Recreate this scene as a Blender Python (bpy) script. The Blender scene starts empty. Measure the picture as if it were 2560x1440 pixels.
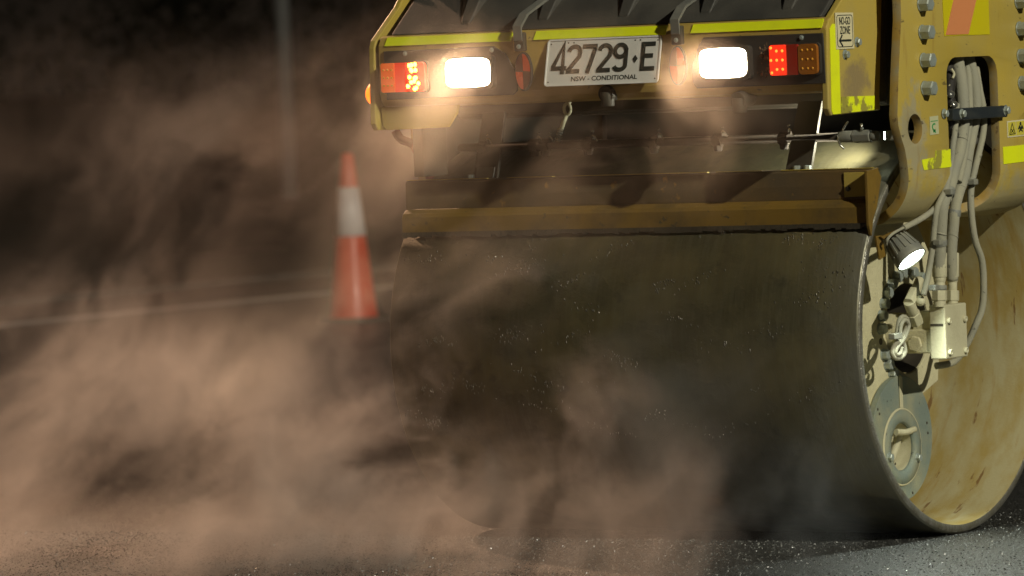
import bpy, bmesh, math, random
from mathutils import Vector, Matrix
from mathutils.geometry import tessellate_polygon

random.seed(7)
S = bpy.context.scene
COL = S.collection
PI = math.pi

# ------------------------------------------------------------------ camera
AZ, DIST, CAM_H = math.radians(28.15), 16.04, 1.378
PAN, PITCH, ROLL, LENS = math.radians(4.45), math.radians(-2.28), -0.04, 200.0
CPOS = Vector((DIST * math.sin(AZ), -DIST * math.cos(AZ), CAM_H))
_fa = AZ + PAN
CF = Vector((-math.sin(_fa) * math.cos(PITCH), math.cos(_fa) * math.cos(PITCH), math.sin(PITCH)))
_r0 = Vector((math.cos(_fa), math.sin(_fa), 0)); _u0 = _r0.cross(CF)
CR = _r0 * math.cos(ROLL) + _u0 * math.sin(ROLL)
CU = _u0 * math.cos(ROLL) - _r0 * math.sin(ROLL)
cam_data = bpy.data.cameras.new('camera')
cam = bpy.data.objects.new('camera', cam_data); COL.objects.link(cam)
cam_data.lens = LENS; cam_data.sensor_width = 36; cam_data.clip_start = 0.5; cam_data.clip_end = 800
M = Matrix((CR, CU, -CF)).transposed().to_4x4(); M.translation = CPOS
cam.matrix_world = M
cam_data.dof.use_dof = True; cam_data.dof.focus_distance = 15.7; cam_data.dof.aperture_fstop = 5.0
S.camera = cam

# ------------------------------------------------------------------ night sky, floodlit site, exposure
W = bpy.data.worlds.new('World'); S.world = W; W.use_nodes = True
wb = W.node_tree.nodes['Background']
wb.inputs[0].default_value = (0.0105, 0.0078, 0.0055, 1); wb.inputs[1].default_value = 1.0
KEY_DIR = Vector((1.0, -0.42, 0.53)).normalized()          # towards the floodlight mast beside the road, out of frame to the right
KEY_AT = Vector((-0.3, -0.2, 0.9)) + KEY_DIR * 22.0
sd = bpy.data.lights.new('site_floodlight', 'SPOT'); sun = bpy.data.objects.new('site_floodlight', sd); COL.objects.link(sun)
sd.energy = 15000; sd.color = (1.0, 0.96, 0.78); sd.spot_size = math.radians(128); sd.spot_blend = 1.0; sd.shadow_soft_size = 0.16
sun.location = KEY_AT; sun.rotation_euler = KEY_DIR.to_track_quat('Z', 'Y').to_euler()
# warm street lamp behind the verge, out of frame to the left: it lights the drifting steam from behind
STREET_AT = Vector((-13.5, 6.5, 8.0)); _d = Vector((-2.15, -1.2, 0.55)) - STREET_AT
wd = bpy.data.lights.new('street_lamp_light', 'SPOT'); wl = bpy.data.objects.new('street_lamp_light', wd); COL.objects.link(wl)
wd.energy = 11500; wd.color = (1.0, 0.59, 0.35); wd.spot_size = math.radians(19); wd.spot_blend = 1.0; wd.shadow_soft_size = 0.15
wl.location = STREET_AT; wl.rotation_euler = (-_d).to_track_quat('Z', 'Y').to_euler()
S.view_settings.view_transform = 'Standard'; S.view_settings.look = 'None'
S.view_settings.exposure = 0.0; S.view_settings.gamma = 1.0
S.cycles.use_denoising = True
S.cycles.max_bounces = 6; S.cycles.volume_bounces = 0; S.cycles.adaptive_threshold = 0.02; S.cycles.transparent_max_bounces = 12
S.cycles.volume_step_rate = 2.2; S.cycles.volume_max_steps = 400
S.cycles.sample_clamp_indirect = 4.0

# ------------------------------------------------------------------ material helpers
def new_mat(name):
    m = bpy.data.materials.new(name); m.use_nodes = True
    nt = m.node_tree
    return m, nt, nt.nodes['Principled BSDF']

def noise(nt, scale, detail=4, vec=None, rough=0.6, stretch=None):
    tc = nt.nodes.new('ShaderNodeTexCoord'); src = tc.outputs['Object']
    if vec is not None: src = vec
    if stretch:
        mp = nt.nodes.new('ShaderNodeMapping'); mp.inputs['Scale'].default_value = stretch
        nt.links.new(src, mp.inputs[0]); src = mp.outputs[0]
    n = nt.nodes.new('ShaderNodeTexNoise'); n.inputs['Scale'].default_value = scale
    n.inputs['Detail'].default_value = detail; n.inputs['Roughness'].default_value = rough
    nt.links.new(src, n.inputs['Vector'])
    return n.outputs['Fac']

def ramp(nt, fac, stops):
    r = nt.nodes.new('ShaderNodeValToRGB'); e = r.color_ramp.elements
    while len(e) < len(stops): e.new(0.5)
    for el, (p, c) in zip(e, stops):
        el.position = p; el.color = (c, c, c, 1) if not isinstance(c, tuple) else (*c, 1)
    nt.links.new(fac, r.inputs[0]); return r.outputs[0]

def mix(nt, fac, a, b):
    n = nt.nodes.new('ShaderNodeMix'); n.data_type = 'RGBA'
    for sock, v in ((n.inputs[0], fac), (n.inputs[6], a), (n.inputs[7], b)):
        if isinstance(v, (tuple, list)): sock.default_value = (*v, 1)
        elif isinstance(v, (int, float)): sock.default_value = v
        else: nt.links.new(v, sock)
    return n.outputs[2]

def math_n(nt, op, a, b=None, c=None, clamp=False):
    n = nt.nodes.new('ShaderNodeMath'); n.operation = op; n.use_clamp = clamp
    for i, v in enumerate((a, b, c)):
        if v is None: continue
        if isinstance(v, (int, float)): n.inputs[i].default_value = v
        else: nt.links.new(v, n.inputs[i])
    return n.outputs[0]

def bump(nt, bsdf, h, strength=0.3, dist=0.01):
    b = nt.nodes.new('ShaderNodeBump'); b.inputs['Strength'].default_value = strength; b.inputs['Distance'].default_value = dist
    nt.links.new(h, b.inputs['Height']); nt.links.new(b.outputs[0], bsdf.inputs['Normal'])

def dirty(name, base, dust, lo=0.45, hi=0.7, amt=0.8, scale=6, rough=0.5, metallic=0.0, grit=0.15, spots=None, stretch=None):
    """paint or rubber with patches of dust, small dark specks and a gritty surface"""
    m, nt, b = new_mat(name)
    f = noise(nt, scale, 6, stretch=stretch)
    f = ramp(nt, f, [(lo, 0.0), (hi, amt)])
    c = mix(nt, f, base, dust)
    if spots:
        g = noise(nt, spots[0], 3)
        g = ramp(nt, g, [(spots[1], 0.0), (spots[1] + 0.06, spots[2])])
        c = mix(nt, g, c, spots[3])
    nt.links.new(c, b.inputs['Base Color'])
    r = math_n(nt, 'MULTIPLY_ADD', f, 0.3, rough, clamp=True); nt.links.new(r, b.inputs['Roughness'])
    b.inputs['Metallic'].default_value = metallic
    bump(nt, b, noise(nt, 140, 3), grit, 0.004)
    return m

def emis(name, col, strength):
    m, nt, b = new_mat(name)
    b.inputs['Base Color'].default_value = (*[min(1, c) for c in col], 1)
    b.inputs['Emission Color'].default_value = (*col, 1); b.inputs['Emission Strength'].default_value = strength
    return m

DARKSPOT = (0.05, 0.045, 0.03)
M_YEL = dirty('yellow_paint', (0.45, 0.33, 0.056), (0.36, 0.295, 0.115), 0.4, 0.75, 0.7, 3.5, 0.42, spots=(28, 0.70, 0.6, DARKSPOT))
M_YELW = dirty('worn_yellow_paint', (0.185, 0.112, 0.021), (0.07, 0.05, 0.024), 0.45, 0.72, 0.85, 7, 0.38, spots=(34, 0.66, 0.8, DARKSPOT))
M_WEBSHADE = dirty('shaded_web_paint', (0.14, 0.085, 0.028), (0.075, 0.055, 0.03), 0.35, 0.65, 0.9, 5, 0.45, spots=(20, 0.64, 0.7, (0.27, 0.15, 0.03)))  # tail's shadow on the scraper web, put into the paint colour
M_RUST = dirty('rusty_paint_edge', (0.34, 0.215, 0.045), (0.28, 0.25, 0.15), 0.4, 0.65, 0.9, 14, 0.6, spots=(30, 0.62, 0.7, (0.1, 0.05, 0.02)))
M_CREAM = dirty('dust_caked_metal', (0.56, 0.52, 0.33), (0.42, 0.39, 0.23), 0.4, 0.7, 0.7, 9, 0.8, grit=0.5, spots=(40, 0.68, 0.5, (0.1, 0.09, 0.06)))
M_MANI = dirty('dusty_pale_paint', (0.50, 0.47, 0.31), (0.36, 0.33, 0.2), 0.5, 0.8, 0.6, 12, 0.7, grit=0.25, spots=(60, 0.71, 0.6, (0.12, 0.11, 0.07)))
M_HOSE = dirty('dusty_hose_rubber', (0.27, 0.265, 0.205), (0.36, 0.34, 0.24), 0.35, 0.65, 0.9, 18, 0.75, grit=0.3, spots=(26, 0.64, 0.7, (0.05, 0.05, 0.04)), stretch=(1, 1, 0.4))
M_GUARD = dirty('grey_painted_plate', (0.175, 0.215, 0.185), (0.30, 0.295, 0.19), 0.42, 0.66, 0.85, 8, 0.6, grit=0.2, spots=(45, 0.66, 0.85, (0.05, 0.06, 0.05)))
M_ZINC = dirty('zinc_bolt_metal', (0.36, 0.41, 0.38), (0.24, 0.22, 0.14), 0.45, 0.75, 0.5, 30, 0.35, 0.35, 0.2)
M_BLK = dirty('black_rubber', (0.045, 0.043, 0.038), (0.11, 0.10, 0.08), 0.4, 0.75, 0.7, 5, 0.6)
M_PLAS = dirty('black_plastic', (0.028, 0.025, 0.022), (0.055, 0.048, 0.036), 0.4, 0.75, 0.6, 9, 0.5)
M_STRAP = dirty('grey_weathered_rubber', (0.14, 0.14, 0.125), (0.23, 0.22, 0.18), 0.4, 0.7, 0.7, 20, 0.6)
M_DARK = dirty('grimy_dark_steel', (0.05, 0.042, 0.03), (0.10, 0.085, 0.055), 0.4, 0.75, 0.7, 6, 0.5, 0.2)
M_BAR2 = dirty('rust_dark_pipe', (0.036, 0.026, 0.016), (0.06, 0.042, 0.024), 0.4, 0.7, 0.8, 14, 0.75)
M_BAR = dirty('blue_black_steel', (0.03, 0.037, 0.042), (0.10, 0.10, 0.08), 0.5, 0.85, 0.6, 20, 0.4, 0.2)
M_ALU = dirty('grey_cast_metal', (0.2, 0.205, 0.18), (0.3, 0.285, 0.2), 0.4, 0.7, 0.7, 16, 0.55, 0.1)
M_CHROME = dirty('wet_shiny_metal', (0.6, 0.6, 0.55), (0.3, 0.27, 0.2), 0.5, 0.8, 0.6, 30, 0.18, 0.9)
M_TAPE = dirty('fluoro_yellow_tape', (0.80, 0.88, 0.015), (0.55, 0.56, 0.03), 0.5, 0.85, 0.5, 12, 0.35, grit=0.05)
M_TAPEW = dirty('scuffed_fluoro_tape', (0.78, 0.86, 0.015), (0.25, 0.21, 0.04), 0.49, 0.56, 0.9, 16, 0.5, spots=(60, 0.64, 0.9, DARKSPOT))
M_PLATE = dirty('white_plate_enamel', (0.72, 0.71, 0.66), (0.5, 0.46, 0.38), 0.5, 0.85, 0.5, 14, 0.4, grit=0.05)
M_PLATE_EDGE = dirty('white_plate_rim', (0.8, 0.79, 0.74), (0.5, 0.48, 0.42), 0.55, 0.8, 0.5, 30, 0.35)
M_INK = dirty('dark_green_ink', (0.016, 0.022, 0.018), (0.05, 0.05, 0.045), 0.5, 0.8, 0.6, 30, 0.5)
M_STICK = dirty('cream_sticker', (0.66, 0.6, 0.38), (0.5, 0.44, 0.26), 0.5, 0.85, 0.6, 12, 0.4, grit=0.02)
M_GREEN = dirty('green_ink', (0.02, 0.28, 0.08), (0.1, 0.3, 0.12), 0.5, 0.8, 0.6, 30, 0.5)
M_STKG = dirty('pale_sticker', (0.50, 0.50, 0.30), (0.42, 0.38, 0.2), 0.5, 0.85, 0.6, 12, 0.4, grit=0.02)
M_WARN = dirty('warning_sticker_yellow', (0.6, 0.52, 0.06), (0.45, 0.38, 0.1), 0.5, 0.85, 0.6, 12, 0.4, grit=0.02)
M_CHEV_Y = dirty('sheet_yellow', (0.58, 0.50, 0.01), (0.5, 0.42, 0.03), 0.5, 0.85, 0.5, 9, 0.35, grit=0.02)
M_CHEV_R = dirty('sheet_faded_red', (0.66, 0.25, 0.10), (0.55, 0.24, 0.11), 0.5, 0.85, 0.5, 9, 0.35, grit=0.02)
M_RED = dirty('red_lens', (0.30, 0.018, 0.008), (0.2, 0.03, 0.02), 0.5, 0.85, 0.5, 14, 0.2, grit=0.02)
M_REDD = dirty('dark_red_reflector', (0.085, 0.022, 0.014), (0.1, 0.04, 0.02), 0.5, 0.85, 0.5, 14, 0.3, grit=0.02)
M_REDB = dirty('bright_red_reflector', (0.48, 0.05, 0.012), (0.35, 0.06, 0.02), 0.5, 0.85, 0.5, 14, 0.25, grit=0.02)
M_AMB = dirty('amber_lens', (0.30, 0.10, 0.012), (0.2, 0.08, 0.02), 0.5, 0.85, 0.5, 14, 0.2, grit=0.02)
M_AMBDOT = dirty('amber_led_dome', (0.75, 0.34, 0.03), (0.6, 0.3, 0.05), 0.5, 0.85, 0.5, 14, 0.2, grit=0.02)
M_LENSCLEAR = dirty('clear_lens_rim', (0.3, 0.3, 0.27), (0.2, 0.19, 0.15), 0.5, 0.85, 0.5, 14, 0.2, grit=0.02)
M_FLOOD = emis('lit_halogen_lens', (1.0, 0.86, 0.62), 14.0)
M_LED = emis('lit_white_led_lens', (0.86, 1.0, 0.86), 14.0)
M_LEDR = emis('lit_red_led', (1.0, 0.10, 0.012), 5.0)
M_LEDY = emis('lit_amber_led', (1.0, 0.50, 0.04), 16.0)
M_REDLIT = emis('glowing_red_lens', (0.9, 0.03, 0.008), 0.8)
M_REDDIM = emis('faintly_glowing_red_lens', (0.9, 0.04, 0.008), 0.38)
M_AMBDIM = emis('glowing_amber_lens', (0.9, 0.13, 0.008), 0.26)
M_SIDE = emis('lit_amber_marker', (1.0, 0.16, 0.005), 2.4)

# drum shell: wet steel with rolling streaks and smears of bitumen
def drum_material():
    m, nt, b = new_mat('wet_rolled_steel')
    tc = nt.nodes.new('ShaderNodeTexCoord'); sep = nt.nodes.new('ShaderNodeSeparateXYZ'); nt.links.new(tc.outputs['Object'], sep.inputs[0])
    ang = math_n(nt, 'ARCTAN2', math_n(nt, 'SUBTRACT', sep.outputs[2], 0.57), math_n(nt, 'MULTIPLY', sep.outputs[1], -1.0))
    def av(kx, ka):
        c = nt.nodes.new('ShaderNodeCombineXYZ')
        nt.links.new(math_n(nt, 'MULTIPLY', sep.outputs[0], kx), c.inputs[0])
        nt.links.new(math_n(nt, 'MULTIPLY', ang, ka), c.inputs[1]); return c.outputs[0]
    streak = noise(nt, 1.0, 3, av(110, 5.0))
    fine = noise(nt, 1.0, 3, av(260, 22.0))
    patch = noise(nt, 1.0, 5, av(4.2, 3.0))
    clod = noise(nt, 1.0, 4, av(70, 26))
    wet = ramp(nt, patch, [(0.42, 0.0), (0.62, 1.0)])
    c = mix(nt, wet, (0.165, 0.143, 0.070), (0.095, 0.086, 0.046))
    c = mix(nt, ramp(nt, streak, [(0.40, 0.0), (0.70, 0.35)]), c, (0.17, 0.16, 0.105))
    c = mix(nt, ramp(nt, noise(nt, 1.0, 5, av(14, 1.3)), [(0.45, 0.0), (0.72, 0.5)]), c, (0.088, 0.072, 0.038))
    c = mix(nt, ramp(nt, noise(nt, 1.0, 5, av(9, 5.5)), [(0.60, 0.0), (0.68, 0.5)]), c, (0.06, 0.056, 0.036))
    # paler grey band next to the right rim
    band = ramp(nt, math_n(nt, 'ADD', sep.outputs[0], math_n(nt, 'MULTIPLY', patch, 0.3)), [(0.0, 0.0), (0.16, 0.55)])
    c = mix(nt, band, c, (0.16, 0.16, 0.14))
    nt.links.new(c, b.inputs['Base Color'])
    b.inputs['Metallic'].default_value = 0.55
    nt.links.new(math_n(nt, 'ADD', math_n(nt, 'MULTIPLY_ADD', patch, 0.5, 0.08), math_n(nt, 'MULTIPLY', streak, 0.22), clamp=True), b.inputs['Roughness'])
    edge = ramp(nt, patch, [(0.50, 0.0), (0.545, 1.0), (0.60, 0.0)])      # ridges of bitumen along the smears
    h = math_n(nt, 'MULTIPLY_ADD', math_n(nt, 'MULTIPLY', clod, edge), 0.9, math_n(nt, 'MULTIPLY_ADD', fine, 0.35, math_n(nt, 'MULTIPLY', streak, 0.5)))
    bump(nt, b, h, 0.2, 0.004)
    return m
M_DRUM = drum_material()

def inner_material():
    m, nt, b = new_mat('dusty_drum_interior')
    tc = nt.nodes.new('ShaderNodeTexCoord'); sep = nt.nodes.new('ShaderNodeSeparateXYZ'); nt.links.new(tc.outputs['Object'], sep.inputs[0])
    ang = math_n(nt, 'ARCTAN2', math_n(nt, 'SUBTRACT', sep.outputs[2], 0.57), sep.outputs[1])
    def av(kx, ka):
        c = nt.nodes.new('ShaderNodeCombineXYZ')
        nt.links.new(math_n(nt, 'MULTIPLY', sep.outputs[0], kx), c.inputs[0])
        nt.links.new(math_n(nt, 'MULTIPLY', ang, ka), c.inputs[1]); return c.outputs[0]
    a = noise(nt, 1.0, 5, av(9, 2.2)); s = noise(nt, 1.0, 5, av(15, 1.2))
    c = mix(nt, ramp(nt, a, [(0.40, 0.0), (0.60, 1.0)]), (0.42, 0.37, 0.205), (0.36, 0.27, 0.085))
    c = mix(nt, ramp(nt, s, [(0.55, 0.0), (0.66, 0.8)]), c, (0.34, 0.215, 0.04))
    c = mix(nt, ramp(nt, noise(nt, 1.0, 4, av(24, 2.6)), [(0.62, 0.0), (0.66, 0.85)]), c, (0.17, 0.08, 0.02))
    nt.links.new(c, b.inputs['Base Color']); b.inputs['Roughness'].default_value = 0.7
    bump(nt, b, noise(nt, 120, 3), 0.15, 0.004)
    return m
M_INNER = inner_material()

def asphalt_material():
    m, nt, b = new_mat('fresh_asphalt')
    tc = nt.nodes.new('ShaderNodeTexCoord')
    v = nt.nodes.new('ShaderNodeTexVoronoi'); v.inputs['Scale'].default_value = 170; nt.links.new(tc.outputs['Object'], v.inputs['Vector'])
    v2 = nt.nodes.new('ShaderNodeTexVoronoi'); v2.inputs['Scale'].default_value = 330; nt.links.new(tc.outputs['Object'], v2.inputs['Vector'])
    c = mix(nt, ramp(nt, v.outputs['Color'], [(0.45, 0.0), (0.95, 1.0)]), (0.012, 0.012, 0.011), (0.16, 0.16, 0.15))
    c = mix(nt, ramp(nt, v2.outputs['Color'], [(0.4, 0.0), (0.9, 0.75)]), c, (0.10, 0.10, 0.095))
    c = mix(nt, ramp(nt, noise(nt, 90, 3), [(0.45, 0.0), (0.6, 0.8)]), c, (0.018, 0.018, 0.017))
    nt.links.new(c, b.inputs['Base Color'])
    nt.links.new(math_n(nt, 'MULTIPLY_ADD', v.outputs['Color'], 0.4, 0.22), b.inputs['Roughness'])
    h = math_n(nt, 'MULTIPLY_ADD', v.outputs['Distance'], -1.0, math_n(nt, 'MULTIPLY', noise(nt, 300, 2), 0.4))
    bump(nt, b, h, 0.9, 0.008)
    return m
M_ASPH = asphalt_material()
M_STONE = dirty('asphalt_stone', (0.035, 0.036, 0.034), (0.30, 0.31, 0.29), 0.48, 0.62, 0.9, 75, 0.18, grit=0.1)
M_LINE = dirty('worn_road_paint', (0.62, 0.59, 0.57), (0.36, 0.34, 0.32), 0.45, 0.75, 0.6, 3, 0.6)
M_KERB = dirty('kerb_concrete', (0.12, 0.11, 0.10), (0.07, 0.065, 0.055), 0.4, 0.7, 0.8, 3, 0.8)
M_GRASS = dirty('dark_verge_grass', (0.022, 0.024, 0.010), (0.045, 0.038, 0.018), 0.4, 0.7, 0.8, 1.2, 0.9)
M_LEAF = dirty('dark_foliage', (0.022, 0.028, 0.011), (0.040, 0.042, 0.018), 0.4, 0.7, 0.8, 1.0, 0.7)
M_BARK = dirty('trunk_bark', (0.05, 0.04, 0.03), (0.08, 0.07, 0.05), 0.4, 0.7, 0.8, 6, 0.9)
M_POSTG = dirty('galvanised_post', (0.34, 0.33, 0.32), (0.24, 0.22, 0.2), 0.4, 0.7, 0.8, 4, 0.5)
M_POSTY = dirty('dull_timber_pole', (0.10, 0.085, 0.035), (0.07, 0.06, 0.03), 0.4, 0.7, 0.8, 4, 0.8)
M_CONE = dirty('orange_cone_plastic', (0.78, 0.050, 0.008), (0.62, 0.055, 0.012), 0.4, 0.75, 0.7, 8, 0.32, grit=0.05)
M_CONEW = dirty('white_reflective_sleeve', (0.86, 0.85, 0.86), (0.62, 0.60, 0.60), 0.45, 0.75, 0.7, 8, 0.3, grit=0.05)

# ------------------------------------------------------------------ mesh helpers
class MB:
    def __init__(s): s.v, s.f, s.sm = [], [], []
    def add(s, vs, fs, smooth=False):
        o = len(s.v); s.v += [tuple(p) for p in vs]
        s.f += [tuple(i + o for i in f) for f in fs]; s.sm += [smooth] * len(fs); return s
    def box(s, lo, hi):
        x0, y0, z0 = lo; x1, y1, z1 = hi
        return s.add([(x0, y0, z0), (x1, y0, z0), (x1, y1, z0), (x0, y1, z0), (x0, y0, z1), (x1, y0, z1), (x1, y1, z1), (x0, y1, z1)],
                     [(3, 2, 1, 0), (4, 5, 6, 7), (0, 1, 5, 4), (1, 2, 6, 5), (2, 3, 7, 6), (3, 0, 4, 7)])
    def prism(s, poly, ext, holes=()):
        """closed slab: planar 3-D outline (with holes) pushed along ext"""
        loops = [[Vector(p) for p in poly]] + [[Vector(p) for p in h] for h in holes]
        flat = [p for l in loops for p in l]; n = len(flat); ext = Vector(ext)
        tris = tessellate_polygon(loops)
        if not tris: return s
        t = tris[0]; nrm = Vector((0, 0, 0))
        for t in tris: nrm = (flat[t[1]] - flat[t[0]]).cross(flat[t[2]] - flat[t[0]]); 
        fs = []
        for t in tris:
            nr = (flat[t[1]] - flat[t[0]]).cross(flat[t[2]] - flat[t[0]])
            if nr.dot(ext) > 0: t = (t[0], t[2], t[1])
            fs.append(tuple(t)); fs.append((t[0] + n, t[2] + n, t[1] + n))
        k = 0
        for l in loops:
            c = len(l)
            for i in range(c):
                a, b = k + i, k + (i + 1) % c; fs.append((a, b, b + n, a + n))
            k += c
        s.add(flat + [p + ext for p in flat], fs); s.fix = True; return s
    def cyl(s, p0, p1, r0, r1=None, n=20, cap=True, smooth=True, phase=0.0):
        p0, p1 = Vector(p0), Vector(p1); r1 = r0 if r1 is None else r1
        d = (p1 - p0).normalized(); a = d.orthogonal().normalized(); b = d.cross(a)
        ring = [(math.cos(phase + 2 * PI * i / n), math.sin(phase + 2 * PI * i / n)) for i in range(n)]
        vs = [p0 + (a * c + b * q) * r0 for c, q in ring] + [p1 + (a * c + b * q) * r1 for c, q in ring]
        s.add(vs, [(i, (i + 1) % n, n + (i + 1) % n, n + i) for i in range(n)], smooth)
        if cap:
            s.add(vs[:n], [tuple(reversed(range(n)))]); s.add(vs[n:], [tuple(range(n))])
        return s
    def lathe(s, prof, p0, d, n=48, smooth=True, close=False):
        """profile [(distance along d, radius)] turned about the axis p0 + t d"""
        p0, d = Vector(p0), Vector(d).normalized(); a = d.orthogonal().normalized(); b = d.cross(a)
        vs = []
        for t, r in prof:
            for i in range(n):
                w = 2 * PI * i / n; vs.append(p0 + d * t + (a * math.cos(w) + b * math.sin(w)) * r)
        fs = []; m = len(prof)
        for j in range(m if close else m - 1):
            j2 = (j + 1) % m
            for i in range(n): fs.append((j * n + i, j * n + (i + 1) % n, j2 * n + (i + 1) % n, j2 * n + i))
        return s.add(vs, fs, smooth)
    def tube(s, pts, r, n=12, sub=6, cap=True):
        pts = [Vector(p) for p in pts]; P = []
        if sub > 1 and len(pts) > 2:
            for i in range(len(pts) - 1):
                a, b = pts[max(i - 1, 0)], pts[i]; c, d = pts[i + 1], pts[min(i + 2, len(pts) - 1)]
                for k in range(sub):
                    t = k / sub
                    P.append(0.5 * ((2 * b) + (c - a) * t + (2 * a - 5 * b + 4 * c - d) * t * t + (3 * b - a - 3 * c + d) * t ** 3))
            P.append(pts[-1])
        else: P = pts
        vs, fs = [], []; tan = (P[1] - P[0]).normalized(); u = tan.orthogonal().normalized()
        for i, p in enumerate(P):
            t = (P[min(i + 1, len(P) - 1)] - P[max(i - 1, 0)]).normalized()
            u = (u - t * u.dot(t)).normalized(); w = t.cross(u); rr = r[i * len(r) // len(P)] if isinstance(r, list) else r
            vs += [p + (u * math.cos(2 * PI * k / n) + w * math.sin(2 * PI * k / n)) * rr for k in range(n)]
        for i in range(len(P) - 1):
            for k in range(n): fs.append((i * n + k, i * n + (k + 1) % n, (i + 1) * n + (k + 1) % n, (i + 1) * n + k))
        s.add(vs, fs, True)
        if cap: s.add(vs[:n], [tuple(reversed(range(n)))]); s.add(vs[-n:], [tuple(range(n))])
        return s
    def ellipsoid(s, c, rad, n=10, m=6):
        c = Vector(c); vs, fs = [], []
        for j in range(m + 1):
            ph = PI * j / m
            for i in range(n):
                th = 2 * PI * i / n
                vs.append((c.x + rad[0] * math.sin(ph) * math.cos(th), c.y + rad[1] * math.sin(ph) * math.sin(th), c.z + rad[2] * math.cos(ph)))
        for j in range(m):
            for i in range(n): fs.append((j * n + i, j * n + (i + 1) % n, (j + 1) * n + (i + 1) % n, (j + 1) * n + i))
        return s.add(vs, fs, True)
    def mesh(s, name, mat):
        me = bpy.data.meshes.new(name); me.from_pydata(s.v, [], s.f); me.polygons.foreach_set('use_smooth', s.sm)
        if mat: me.materials.append(mat)
        bm = bmesh.new(); bm.from_mesh(me); bmesh.ops.remove_doubles(bm, verts=bm.verts, dist=1e-6)
        bmesh.ops.recalc_face_normals(bm, faces=bm.faces); bm.to_mesh(me); bm.free(); me.update()
        return me
    def build(s, name, mat, parent=None, bevel=0, seg=2, label=None, kind=None):
        o = bpy.data.objects.new(name, s.mesh(name, mat)); COL.objects.link(o)
        finish(o, parent, bevel, seg, label, kind); return o

def finish(o, parent=None, bevel=0, seg=2, label=None, kind=None):
    if parent is not None: o.parent = parent
    if bevel:
        b = o.modifiers.new('edge', 'BEVEL'); b.width = bevel; b.segments = seg; b.limit_method = 'ANGLE'; b.angle_limit = math.radians(38); b.harden_normals = False
    if label: o['label'] = label
    if kind: o['kind'] = kind

def link_copy(src, name, parent=None, loc=None, rot=None, mw=None):
    o = src.copy(); o.name = name; COL.objects.link(o)
    if parent is not None: o.parent = parent
    if loc is not None: o.location = loc
    if rot is not None: o.rotation_euler = rot
    if mw is not None: o.matrix_world = mw
    return o

def empty(name, loc, label=None, cat=None, group=None):
    o = bpy.data.objects.new(name, None); COL.objects.link(o); o.location = loc; o.empty_display_size = 0.2
    tag(o, label, cat, group); return o
def tag(o, label=None, cat=None, group=None, kind=None):
    if label: o['label'] = label
    if cat: o['category'] = cat
    if group: o['group'] = group
    if kind: o['kind'] = kind
    return o

def rrect(cx, cy, w, h, r, n=6):
    """rounded rectangle outline (2-D)"""
    out = []
    for sx, sy, a0 in ((1, 1, 0), (-1, 1, PI / 2), (-1, -1, PI), (1, -1, 1.5 * PI)):
        for k in range(n + 1):
            a = a0 + PI / 2 * k / n
            out.append((cx + sx * (w / 2 - r) + r * math.cos(a), cy + sy * (h / 2 - r) + r * math.sin(a)))
    return out
def circ(cx, cy, r, n=32, ry=None):
    return [(cx + r * math.cos(2 * PI * i / n), cy + (ry or r) * math.sin(2 * PI * i / n)) for i in range(n)]
def yz(x, pts): return [(x, a, b) for a, b in pts]
def xz(y, pts): return [(a, y, b) for a, b in pts]

def text(name, body, size, mat, parent, origin, U, N, sx=1.0, align='CENTER', bold=0.0, depth=0.0006):
    """flat printed words: built as thin letters on the face with reading direction U and outward normal N"""
    cu = bpy.data.curves.new(name, 'FONT'); cu.body = body; cu.size = size; cu.align_x = align; cu.align_y = 'CENTER'
    cu.extrude = depth; cu.offset = bold; cu.resolution_u = 3
    t = bpy.data.objects.new(name + '_src', cu); COL.objects.link(t)
    dg = bpy.context.evaluated_depsgraph_get(); me = bpy.data.meshes.new_from_object(t.evaluated_get(dg))
    bpy.data.objects.remove(t); bpy.data.curves.remove(cu)
    U, N = Vector(U).normalized(), Vector(N).normalized(); V = N.cross(U); O = Vector(origin)
    for v in me.vertices: v.co = O + U * v.co.x * sx + V * v.co.y + N * (v.co.z + depth)
    me.materials.clear(); me.materials.append(mat); me.name = name
    o = bpy.data.objects.new(name, me); COL.objects.link(o); o.parent = parent
    return o

def strokes(name, lines, w, mat, parent, O, U, V, N, depth=0.0008, label=None):
    """block lettering from polylines of given stroke width in the plane O + u U + v V"""
    O, U, V, N = Vector(O), Vector(U), Vector(V), Vector(N); mb = MB()
    for ln in lines:
        pts = [Vector((p[0], p[1])) for p in ln]; L, R = [], []
        for i, p in enumerate(pts):
            d0 = (p - pts[i - 1]).normalized() if i > 0 else None
            d1 = (pts[i + 1] - p).normalized() if i < len(pts) - 1 else None
            d0 = d0 or d1; d1 = d1 or d0
            n0, n1 = Vector((-d0.y, d0.x)), Vector((-d1.y, d1.x)); m = (n0 + n1)
            m = m.normalized() if m.length > 1e-6 else n0; k = min(1 / max(m.dot(n0), 0.4), 2.0)
            L.append(p + m * w / 2 * k); R.append(p - m * w / 2 * k)
        n = len(pts); vs = []
        for d in (0, depth):
            for q in L + R: vs.append(O + U * q.x + V * q.y + N * d)
        fs = []
        for i in range(n - 1):
            fs += [(i, i + 1, n + i + 1, n + i), (2 * n + i, 2 * n + i + 1, 3 * n + i + 1, 3 * n + i),
                   (i, i + 1, 2 * n + i + 1, 2 * n + i), (n + i, n + i + 1, 3 * n + i + 1, 3 * n + i)]
        fs += [(0, n, 3 * n, 2 * n), (n - 1, 2 * n - 1, 4 * n - 1, 3 * n - 1)]
        mb.add(vs, fs)
    return mb.build(name, mat, parent, label=label)

def arc(cx, cy, rx, ry, a0, a1, n=10):
    return [(cx + rx * math.cos(math.radians(a0 + (a1 - a0) * i / n)), cy + ry * math.sin(math.radians(a0 + (a1 - a0) * i / n))) for i in range(n + 1)]

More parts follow.
